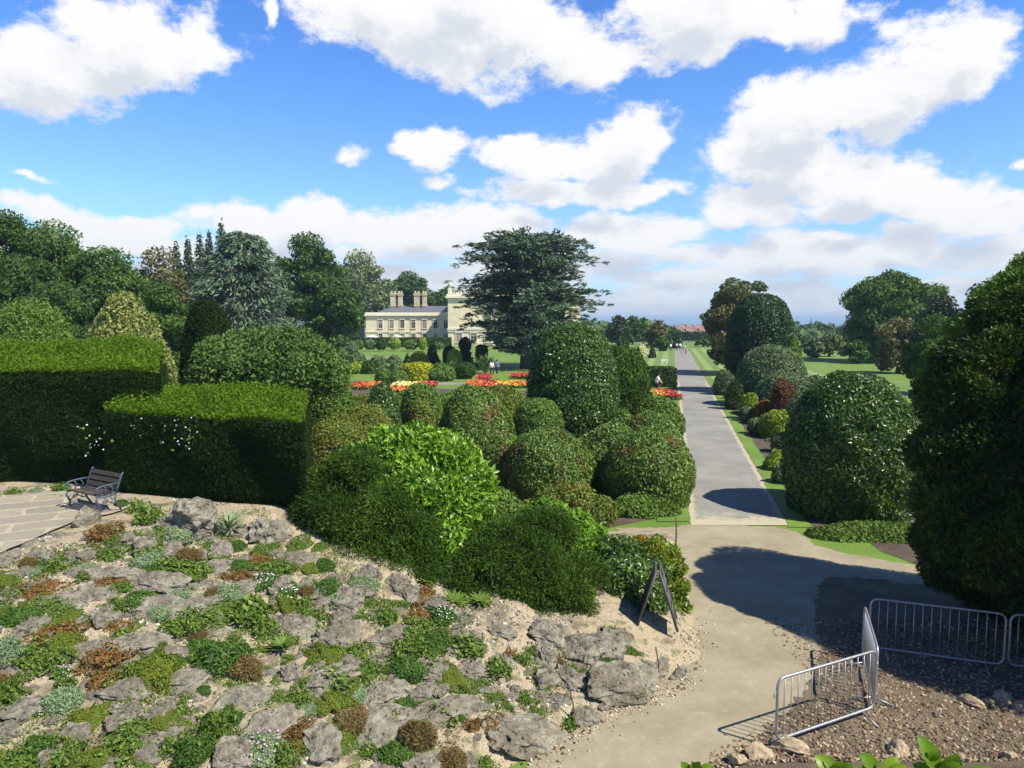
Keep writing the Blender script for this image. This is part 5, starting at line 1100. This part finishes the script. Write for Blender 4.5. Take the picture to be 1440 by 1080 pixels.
# main block
YM = 184; xm0 = hp(630, 460, YM)[0]; xm1 = hp(815, 460, YM)[0]; zm = hp(640, 419, YM)[1]; dy = YM - 200
g = Geo(); g.box(((xm0 + xm1) / 2, dy + 12, zm / 2 - .3), (xm1 - xm0, 24, zm + .6)); g.build('wall', M['stone'], hs)
g = Geo(); mw = xm1 - xm0; mc = (xm0 + xm1) / 2
g.box((mc, dy + 11.9, zm + .2), (mw + 1.1, 25, .5)); g.box((mc, dy + 12, zm + .75), (mw + .5, 24.4, .6))
zs2 = hp(640, 446, YM)[1]; g.box((mc, dy - .08, zm - .5), (mw + .2, .3, .4)); g.build('cornice', M['stone_trim'], hs)
zs1 = hp(640, 462.5, YM)[1]; g = Geo(); g.box((mc, dy - .12, zs1), (mw + .3, .4, .5)); g.box((mc, dy - .08, zs1 - .6), (mw + .2, .28, .25)); g.build('string_course', M['stone_trim'], hs)
g = Geo(); nb = 60
for k in range(nb): g.box((xm0 + .5 + k * (mw - 1) / (nb - 1), dy + .3, zm + 1.6), (.28, .28, 1.1))
g.box((mc, dy + .3, zm + 2.25), (mw + .3, .5, .25)); g.build('balustrade', M['stone_trim'], hs)
for px in (632.5, 672, 711, 750, 790):
    cx = hp(px, 420, YM)[0]; g = Geo(); zb_ = zm + 1.0
    g.box((cx, dy + .3, zb_ + .8), (.9, .9, 1.6)); g.tube([(cx, dy + .3, zb_ + 1.6), (cx, dy + .3, zb_ + 1.9), (cx, dy + .3, zb_ + 2.2), (cx, dy + .3, zb_ + 2.8), (cx, dy + .3, zb_ + 3.1)], [.2, .18, .5, .55, .1], 10); g.build('urn', M['stone_trim'], hs)
for k, px in enumerate((645.5, 666, 686, 706, 726, 746, 768, 790)):
    cx = hp(px, 480, YM)[0]; add_window(cx, .9, hp(px, 468.3, YM)[1], 1.55, YM, [.95, .3, .2, .2, .3, .2, .3, .2][k])
    if k > 1: add_window(cx, hp(px, 453, YM)[1], hp(px, 432, YM)[1], 1.45, YM, .3)
for k, px in enumerate((521, 556)):
    Y = 186; cx = xat(px + 3, Y); rt = tag(empty('parasol', (cx, Y, 0)), ['left white parasol over the long hedge', 'right white parasol over the long hedge'][k], 'parasol', 'white parasols')
    zt_ = zat(471.5, Y); w = (3.6 if k == 0 else 3.8)
    g = Geo(); n = 8; V = [(0, 0, zt_)] + [(w * math.cos(6.283 * q / n + .39), w * math.sin(6.283 * q / n + .39), zt_ - .95) for q in range(n)] + [(w * math.cos(6.283 * q / n + .39), w * math.sin(6.283 * q / n + .39), zt_ - 1.15) for q in range(n)]
    g.add(V, [(0, 1 + q, 1 + (q + 1) % n) for q in range(n)]); g.f.append((np.array([(1 + q, 9 + q, 9 + (q + 1) % n, 1 + (q + 1) % n) for q in range(n)]), 0, None, False)); g.build('canopy', M['canvas'], rt)
    g = Geo(); g.tube([(0, 0, 0), (0, 0, zt_)], .05, 8); g.build('pole', M['steel'], rt)

# pale pyramid with two dark cones, white bench slab
Y = 128; cx = xat(902, Y); g = Geo(); h = zat(483, Y); n = 6; w = 1.75
rng_ = np.random.default_rng(8)
rev(g, 'pyramid', w, w, h, .45, .24, 2.2, lump=.02, jit=.3)
M['cream'] = foliage('cream_leaf', (.33, .31, .18), (.48, .45, .27), (.6, .57, .38), .6, nscale=.5)
tag(g.build('clipped_pyramid', M['cream'], None, (cx, Y, 0)), 'pale cream pyramid in the far garden between two dark cones', 'topiary')
for px, lb in ((897, 'left dark cone before the pale pyramid'), (917, 'right dark cone before the pale pyramid')):
    shrub('clipped_cone', lb, 'topiary', px - 5.5, px + 5.5, 485 if px > 900 else 487, 121, 'cone', 'darktree', .1, .5, group='dark cones in the far garden')
rt = tag(empty('stone_bench', (xat(934, 105), 105, 0)), 'small white stone bench on the lawn left of the far path', 'bench'); g = Geo(); g.box((0, 0, .5), (1.1, .5, .12)); g.build('seat', M['canvas'], rt)
for sx in (-.35, .35): g = Geo(); g.box((sx, 0, .22), (.15, .4, .44)); g.build('leg', M['canvas'], rt)

# ------------------------------------------------------------------ people
def skin(name, pts, edges, mat, parent):
    me = bpy.data.meshes.new(name); me.from_pydata([p[:3] for p in pts], edges, []); me.materials.append(M[mat]); o = link(name, me, parent)
    o.modifiers.new('skin', 'SKIN'); o.modifiers.new('sub', 'SUBSURF').levels = 1; o.modifiers['sub'].render_levels = 1
    for i_, p in enumerate(pts): me.skin_vertices[0].data[i_].radius = (p[3], p[3]); me.skin_vertices[0].data[i_].use_root = (i_ == 0)
    return o
def person(px, base_y, label, top, legs, rz=0, pose='stand', hair='hair', scale=1.0, Y=None):
    p = on_z(px, base_y) if Y is None else Vector((xat(px, Y), Y, 0)); s = scale; b_ = .12 if pose != 'bend' else .5
    if pose == 'kneel': P = dict(pel=(0, 0, .42), ch=(0, -.16, .82), nk=(0, -.22, .98), hd=(0, -.27, 1.12), hip=.1, kn=[(.1, -.25, .1), (-.1, -.2, .32)], an=[(.1, .2, .06), (-.1, -.16, .06)], el=[(.26, -.3, .62), (-.26, -.34, .62)], ha=[(.2, -.5, .42), (-.18, -.54, .42)])
    else:
        lean = .3 if pose == 'bend' else .02; st = .16 if pose == 'walk' else .02
        P = dict(pel=(0, 0, .92), ch=(0, -lean, 1.3), nk=(0, -lean * 1.25, 1.46), hd=(0, -lean * 1.4 - .02, 1.6), hip=.1, kn=[(.11, -st, .5), (-.11, st * .4, .5)], an=[(.11, -st * .6, .07), (-.11, st * 1.5, .08)], el=[(.27, -lean + .06, 1.08), (-.27, -lean - .04, 1.08)], ha=[(.26, -lean - .12, .86), (-.26, -lean - .2, .88)])
    rt = tag(empty('person', (p.x, p.y, 0), rad(rz)), label, 'person', 'visitors'); rt.scale = (s, s, s)
    sh_z = P['ch']; V = [(*P['pel'], .13), (*P['ch'], .15), (*P['nk'], .055), (*P['hd'], .1)]; E = [(0, 1), (1, 2), (2, 3)]
    for q in (0, 1):
        sg = 1 if q == 0 else -1; i_ = len(V)
        V += [(sg * .1, P['pel'][1], P['pel'][2] - .08, .09), (*P['kn'][q], .06), (*P['an'][q], .042), (P['an'][q][0], P['an'][q][1] - .13, .03, .035)]; E += [(0, i_), (i_, i_ + 1), (i_ + 1, i_ + 2), (i_ + 2, i_ + 3)]
        i_ = len(V); V += [(sg * .19, sh_z[1], sh_z[2] + .08, .065), (*P['el'][q], .042), (*P['ha'][q], .035)]; E += [(1, i_), (i_, i_ + 1), (i_ + 1, i_ + 2)]
    skin('body', V, E, 'skin', rt)
    S = [(*P['pel'], .155), (*P['ch'], .18)]; E2 = [(0, 1)]
    for q in (0, 1):
        sg = 1 if q == 0 else -1; i_ = len(S); S += [(sg * .2, sh_z[1], sh_z[2] + .08, .085), (*(np.array(P['el'][q]) * .8 + np.array((sg * .2, sh_z[1], sh_z[2])) * .2), .06)]; E2 += [(1, i_), (i_, i_ + 1)]
    skin('shirt', S, E2, top, rt)
    T = [(*P['pel'], .15)]; E3 = []
    for q in (0, 1):
        sg = 1 if q == 0 else -1; i_ = len(T); T += [(sg * .105, P['pel'][1], P['pel'][2] - .1, .105), (*P['kn'][q], .08), (*P['an'][q], .065)]; E3 += [(0, i_), (i_, i_ + 1), (i_ + 1, i_ + 2)]
    skin('trousers', T, E3, legs, rt)
    hd = P['hd']; g = Geo(); rev(g, 'ball', .115, .115, .17, .03, .02, .5, lump=.02); g.build('hair', M[hair], rt, (hd[0], hd[1] + .02, hd[2] - .01)); return rt
person(943, 494, 'leftmost distant visitor in a pale top by the path end', 'white_cloth', 'dark_cloth', 20)
person(951.5, 493, 'distant visitor in white top and dark trousers on the path, second from left', 'white_cloth', 'dark_cloth', 160, 'walk')
person(956.5, 493, 'distant visitor in pale top beside the second one', 'white_cloth', 'navy_cloth', 200, 'walk')
person(961, 497, 'nearest of the distant path visitors, bending in a white shirt', 'white_cloth', 'beige_cloth', 60, 'bend', scale=1.1)
person(964.5, 498, 'small child in dark clothes next to the bending visitor', 'grey_cloth', 'dark_cloth', 0, 'stand', scale=.65)
person(958, 497.5, 'toddler in beige left of the bending visitor', 'beige_cloth', 'beige_cloth', 0, 'stand', scale=.5)
person(691.5, 531, 'visitor in a white shirt beside the orange flowers', 'white_cloth', 'dark_cloth', 30, 'walk', Y=82)
person(699, 529, 'visitor in a blue shirt beside the white-shirted one', 'blue_cloth', 'navy_cloth', -20, 'walk', Y=83)
person(923, 548, 'person in white top and dark trousers kneeling at the flower bed', 'white_cloth', 'dark_cloth', 70, 'kneel', Y=66, scale=1.15)

# ------------------------------------------------------------------ bench
bp = on_z(132, 716, 2.385); bz = rad(-30)
bn = tag(empty('garden_bench', (bp.x, bp.y, 2.385), bz), 'old garden bench with wooden slats and blue-grey iron ends before the tall hedge', 'bench'); bn.scale = (.84, .84, .84)
g = Geo()
for k in range(5): g.box((0, -.22 + k * .095, .43 + .012 * abs(k - 2)), (1.22, .08, .03))
g.build('seat', M['wood_slat'], bn)
g = Geo(); TL = Matrix.Rotation(rad(-16), 4, 'X')
for k in range(3): g.box((0, .235 + .048 * k, .56 + .135 * k), (1.22, .028, .105), 0, 0, TL)
g.build('backrest', M['wood_slat'], bn)
for sx in (-.63, .63):
    g = Geo(); T = lambda pts, r=.018: g.tube([(sx, y, z) for y, z in pts], r, 6)
    T([(.19, .42), (.25, .6), (.32, .78), (.36, .88), (.40, .9)], .024); T([(-.27, .42), (0, .40), (.2, .42)], .022)
    T([(.27, .66), (.1, .67), (-.12, .66), (-.24, .64), (-.29, .60), (-.27, .55), (-.23, .56)], .022)
    T([(-.25, .42), (-.29, .34), (-.24, .24), (-.2, .14), (-.26, .05), (-.31, .02)], .024); T([(.19, .42), (.16, .28), (.22, .14), (.3, .02)], .024)
    T([(-.22, .42), (-.17, .5), (-.24, .58), (-.26, .64)], .016); T([(-.1, .43), (-.02, .55), (-.1, .66)], .014); T([(.05, .43), (.13, .55), (.06, .66)], .014)
    T([(-.2, .2), (-.05, .3), (.08, .22), (.2, .2)], .016); T([(-.08, .4), (-.02, .3), (-.08, .22), (-.14, .28), (-.08, .33)], .012); T([(.04, .4), (.1, .3), (.06, .22), (.0, .27)], .012)
    g.build('end_frame', M['iron'], bn)

# ------------------------------------------------------------------ barriers
def barrier(A, B, label, bars=14, z0=.13, z1=1.06, foot=(1, 1)):
    A, B = Vector(A), Vector(B); u = (B - A); ln = u.length; rt = tag(empty('crowd_barrier', ((A.x + B.x) / 2, (A.y + B.y) / 2, 0), math.atan2(u.y, u.x)), label, 'barrier', 'steel crowd barriers')
    h = ln / 2; r = .13; P = []
    for cx, cz, a0 in ((h - r, z0 + r, -90), (h - r, z1 - r, 0), (-h + r, z1 - r, 90), (-h + r, z0 + r, 180)):
        for k in range(6): an = rad(a0 + 18 * k); P.append((cx + r * math.cos(an), 0, cz + r * math.sin(an)))
    P.append(P[0]); g = Geo(); g.tube(P, .0205, 8, cap=False); g.build('frame', M['steel'], rt)
    bm_ = None
    for k in range(bars):
        x = -h + (k + 1) * ln / (bars + 1); zz0, zz1 = z0 + .012, z1 - .012
        if bm_ is None: g = Geo(); g.tube([(0, 0, zz0), (0, 0, zz1)], .0075, 6); o = g.build('bar', M['steel'], rt, (x, 0, 0)); bm_ = o
        else: o = bm_.copy(); COL.objects.link(o); o.parent = rt; o.location = (x, 0, 0)
    for sx in (-1, 1):
        g = Geo(); x = sx * (h - .28); g.tube([(x, -.30, .02), (x, -.02, z0 - .015)], .014, 6); g.tube([(x, .02, z0 - .015), (x, .30, .02)], .014, 6); g.build('foot', M['steel'], rt)
    for z in (.35, .85):
        g = Geo(); g.tube([(-h - .02, 0, z), (-h - .06, 0, z), (-h - .06, 0, z - .06)], .009, 6); g.build('hook', M['steel'], rt)
bA = on_z(1091, 1041, .13); bB = on_z(1229, 994, .13); bC = on_z(1217, 931, .13); bD = on_z(1411, 935, .13); bC2 = on_z(1222, 909, .13)
barrier(bA, bB, 'near sunlit steel barrier beside the gravel path')
barrier(bB + Vector((.05, .06, 0)), on_z(1213, 921, .13), 'steel barrier seen nearly end-on between the sunlit and shaded ones')
barrier(bC2, bD, 'shaded steel barrier under the big evergreen')
barrier(bD + Vector((.08, .0, 0)), bD + Vector((2.0, -.35, 0)), 'steel barrier leaving the frame at the right edge')

# ------------------------------------------------------------------ folding sign, rods, stakes
sp_ = on_z(923, 905, .03); sg = tag(empty('folding_sign', (sp_.x, sp_.y, max(.02, float(slope_z(sp_.x, sp_.y)))), rad(79)), 'dark wooden folding A-board sign at the corner of the rock garden', 'sign')
for s_, nm in ((-1, 'front_panel'), (1, 'back_panel')):
    g = Geo(); tilt = math.atan2(.36, 1.12); hgt = 1.16; w = .62
    rt_ = lambda x, z, off=0.0: (x, s_ * (.38 - z * math.sin(tilt) * .98) + s_ * off, z * math.cos(tilt))
    for x in (-w / 2, w / 2): g.tube([rt_(x, 0), rt_(x, hgt)], .026, 4)
    for z in (.12, 1.13): g.tube([rt_(-w / 2, z), rt_(w / 2, z)], .022, 4)
    pn = g.build(nm, M['sign_frame'], sg)
    g = Geo(); g.add([rt_(-w / 2, .13), rt_(w / 2, .13), rt_(w / 2, 1.12), rt_(-w / 2, 1.12), rt_(-w / 2, .13, .012), rt_(w / 2, .13, .012), rt_(w / 2, 1.12, .012), rt_(-w / 2, 1.12, .012)], [(0, 1, 2, 3), (7, 6, 5, 4), (0, 4, 5, 1), (2, 6, 7, 3)]); g.build('board', M['black'], pn)
    if s_ == -1:
        for zc, hh_ in ((.86, .2), (.58, .2), (.34, .14)):
            g = Geo(); g.add([rt_(-.2, zc - hh_ / 2, .016), rt_(.2, zc - hh_ / 2, .016), rt_(.2, zc + hh_ / 2, .016), rt_(-.2, zc + hh_ / 2, .016)], [(0, 1, 2, 3)]); g.build('poster', M['chalk'], pn)
for k, (px, py, dx, h, lb) in enumerate([(808, 1017, -.05, .62, 'leaning rusty rod at the path edge by the long slab'), (927, 955, -.03, .55, 'thin rusty rod beside the gnarled boulder')]):
    p = on_z(px, py, .03); g = Geo(); g.tube([(0, 0, -.05), (dx * .5, 0, h * .5), (dx * 2, .05, h)], .013, 6); g.tube([(0, 0, 0), (0, 0, .05)], .03, 6)
    tag(g.build('iron_rod', M['rust'], None, (p.x, p.y, .03)), lb, 'rod', 'rusty rods')
p = on_z(950, 776); g = Geo(); g.tube([(0, 0, 0), (.01, 0, .45), (.0, 0, .95)], .022, 6); tag(g.build('wooden_stake', M['bark'], None, (p.x, p.y, 0)), 'thin wooden stake on the gravel by the mahonia', 'stake')

# ------------------------------------------------------------------ leaf shoots in the foreground
M['lush'] = foliage('lush_leaf', (.06, .13, .01), (.11, .20, .014), (.18, .28, .025), .4, nscale=9, trans=.3)
def big_leaf(g, base, tip, w, curl=.12):
    base, tip = Vector(base), Vector(tip); d = tip - base; ln = d.length; d.normalize(); side = d.cross(Vector((0, -.75, .66))).normalized(); up = side.cross(d).normalized()
    V = []; n = 12
    for i_ in range(n + 1):
        f = i_ / n; c = base + d * ln * f + up * (math.sin(f * 2.4) * curl * ln); ww = w * 2.0 * (f + .01) ** .6 * (1.001 - f) ** .72
        ww *= 1 + .07 * (-1) ** i_
        ww *= 1.45; V += [c - side * ww + up * ww * .35, c, c + side * ww + up * ww * .35]
    F_ = [(3 * i_ + k, 3 * i_ + k + 1, 3 * i_ + k + 4, 3 * i_ + k + 3) for i_ in range(n) for k in (0, 1)]
    g.add([tuple(v) for v in V], F_, 0, np.full(len(F_), random.random()), True)
def P3(px, py, Y): return Vector((xat(px, Y, py), Y, zat(py, Y)))
for lb, Y, stem, lv in [('tall bright leafy shoot at the bottom edge right of centre', 4.6, (1330, 1120), [((1318, 1085), (1287, 1033), .055), ((1330, 1085), (1345, 1058), .05), ((1325, 1095), (1352, 1072), .06), ((1340, 1105), (1400, 1085), .06), ((1320, 1100), (1282, 1075), .05), ((1308, 1070), (1316, 1048), .03)]),
                        ('low bright shoot at the bottom edge under the near barrier', 4.8, (1215, 1120), [((1232, 1085), (1207, 1060), .05), ((1240, 1092), (1262, 1066), .05), ((1250, 1095), (1275, 1078), .05), ((1228, 1098), (1195, 1082), .05)]),
                        ('small bright shoot at the bottom edge left of the others', 4.8, (1160, 1110), [((1165, 1085), (1146, 1062), .04), ((1172, 1085), (1158, 1062), .035), ((1175, 1090), (1200, 1074), .045), ((1168, 1092), (1185, 1068), .04)]),
                        ('tiny green shoot at the bottom edge on the path', 4.9, (975, 1105), [((965, 1088), (955, 1070), .035), ((972, 1088), (985, 1069), .04), ((985, 1090), (1002, 1074), .035), ((975, 1092), (972, 1068), .03)])]:
    b_ = P3(*stem, Y); gz_ = bank_z(b_.x, b_.y) if b_.x > 2.2 else 0.0; rt = tag(empty('leafy_shoot', (b_.x, b_.y, gz_)), lb, 'plant', 'bright shoots at the bottom edge')
    o0 = Vector((b_.x, b_.y, gz_))
    for a_, t_, w in lv: g = Geo(); big_leaf(g, P3(*a_, Y) - o0, P3(*t_, Y + random.uniform(-.06, .1)) - o0, w); g.build('leaf', M['lush'], rt)
    g = Geo()
    for a_, t_, w in lv: e_ = P3(*a_, Y) - o0; g.tube([(0, 0, 0), tuple(Vector((0, 0, 0)).lerp(e_, .6) + Vector((0, 0, .05))), tuple(e_)], [.012, .009, .006], 6)
    g.build('stem', M['herb'], rt)

# ------------------------------------------------------------------ far town and woods
me_w = me_r = None; k = 0; rng_ = np.random.default_rng(77)
for row, (py, Y, n) in enumerate([(471, 640, 9), (468.5, 780, 10), (466, 950, 11), (464, 1150, 10)]):
    for q in range(n):
        px = 948 + (q + rng_.uniform(.1, .9)) * 58 / n; zg = zat(py, Y) - 1.5; rt = empty('town_house', (xat(px, Y), Y + rng_.uniform(-20, 20), zg), rng_.uniform(-.5, .5))
        s = Y / 700 * rng_.uniform(.62, .85)
        rt.scale = (s, s, s); k += 1
        tag(rt, 'small red-roofed house, %s from the left in the %s row of the distant town' % (ordinal(q + 1), ['nearest', 'second', 'third', 'farthest'][row]), 'house', 'red houses of the distant town')
        if me_w is None:
            g = Geo(); g.box((0, 0, 2.3), (8.5, 6.5, 4.8)); ow = g.build('wall', M['brickred'], rt)
            g = Geo(); g.add([(-4.6, -3.7, 4.6), (4.6, -3.7, 4.6), (4.6, 3.7, 4.6), (-4.6, 3.7, 4.6), (-3.2, 0, 7.2), (3.2, 0, 7.2)], [(0, 1, 5, 4), (2, 3, 4, 5)]); g.add([(4.6, -3.7, 4.6), (4.6, 3.7, 4.6), (3.2, 0, 7.2)], [(0, 1, 2)]); g.add([(-4.6, 3.7, 4.6), (-4.6, -3.7, 4.6), (-3.2, 0, 7.2)], [(0, 1, 2)]); g.box((1.5, 0, 7.3), (.9, .7, 1.8)); og = g.build('roof', M['tile'], rt); me_w = ow; me_r = og
        else:
            for src in (me_w, me_r): c_ = src.copy(); COL.objects.link(c_); c_.parent = rt
Y = 1900; zg = -24; ch = tag(empty('church', (xat(1139, Y), Y, zg)), 'distant church with a tall thin spire on the horizon', 'church'); zt_ = zat(446, Y) - zg
g = Geo(); g.box((0, 0, zt_ * .27), (7, 7, zt_ * .54)); g.build('tower', M['stone'], ch); g = Geo(); g.tube([(0, 0, zt_ * .54), (0, 0, zt_ * .8), (0, 0, zt_)], [4.2, 1.9, .2], 8); g.build('spire', M['slate'], ch)
g = Geo(); g.box((14, 0, 7), (26, 10, 14)); g.add([(1, -5.5, 14), (27.5, -5.5, 14), (27.5, 0, 20), (1, 0, 20)], [(0, 1, 2, 3)]); g.add([(1, 5.5, 14), (27.5, 5.5, 14), (27.5, 0, 20), (1, 0, 20)], [(3, 2, 1, 0)]); g.build('nave', M['stone'], ch)
zgf = lambda y: float(np.interp(y, [q[0] for q in zs], [q[1] for q in zs]))
g = Geo(); lob = []
for _ in range(900):
    Y = 10 ** rng_.uniform(2.48, 3.75); x = rng_.uniform(.08, .62) * Y
    if (Y < 1500 and .2 < x / Y < .31) or (Y > 700 and .395 < x / Y < .45): continue
    r = rng_.uniform(4, 8) * (1 if Y < 900 else 1.8); lob.append((x, Y, zgf(Y) + r * .5, r))
for (x, y, z, r) in lob:
    n = 70; D = unit(R.normal(size=(n, 3))); P = D * r * np.array([1.25, 1.25, .9]) * R.uniform(.8, 1.05, (n, 1)) + np.array([x, y, z]); leaves(g, P, D, r * .55, r * .4, .6, .2)
tag(g.build('distant_woods', M['oak']), None, None, None, 'stuff')

# ------------------------------------------------------------------ haze of the far distance
g = Geo(); g.box((0, 12000, 12), (24000, 24100, 96)); hz = g.build('haze', [])
m = bpy.data.materials.new('haze_air'); m.use_nodes = True; nt = m.node_tree; nt.nodes.remove(nt.nodes['Principled BSDF'])
pv = nt.nodes.new('ShaderNodeVolumePrincipled'); pv.inputs['Color'].default_value = (.55, .74, .95, 1); pv.inputs['Density'].default_value = .00022; pv.inputs['Anisotropy'].default_value = 0.0
nt.links.new(pv.outputs[0], nt.nodes['Material Output'].inputs['Volume']); hz.data.materials.append(m); tag(hz, kind='stuff')
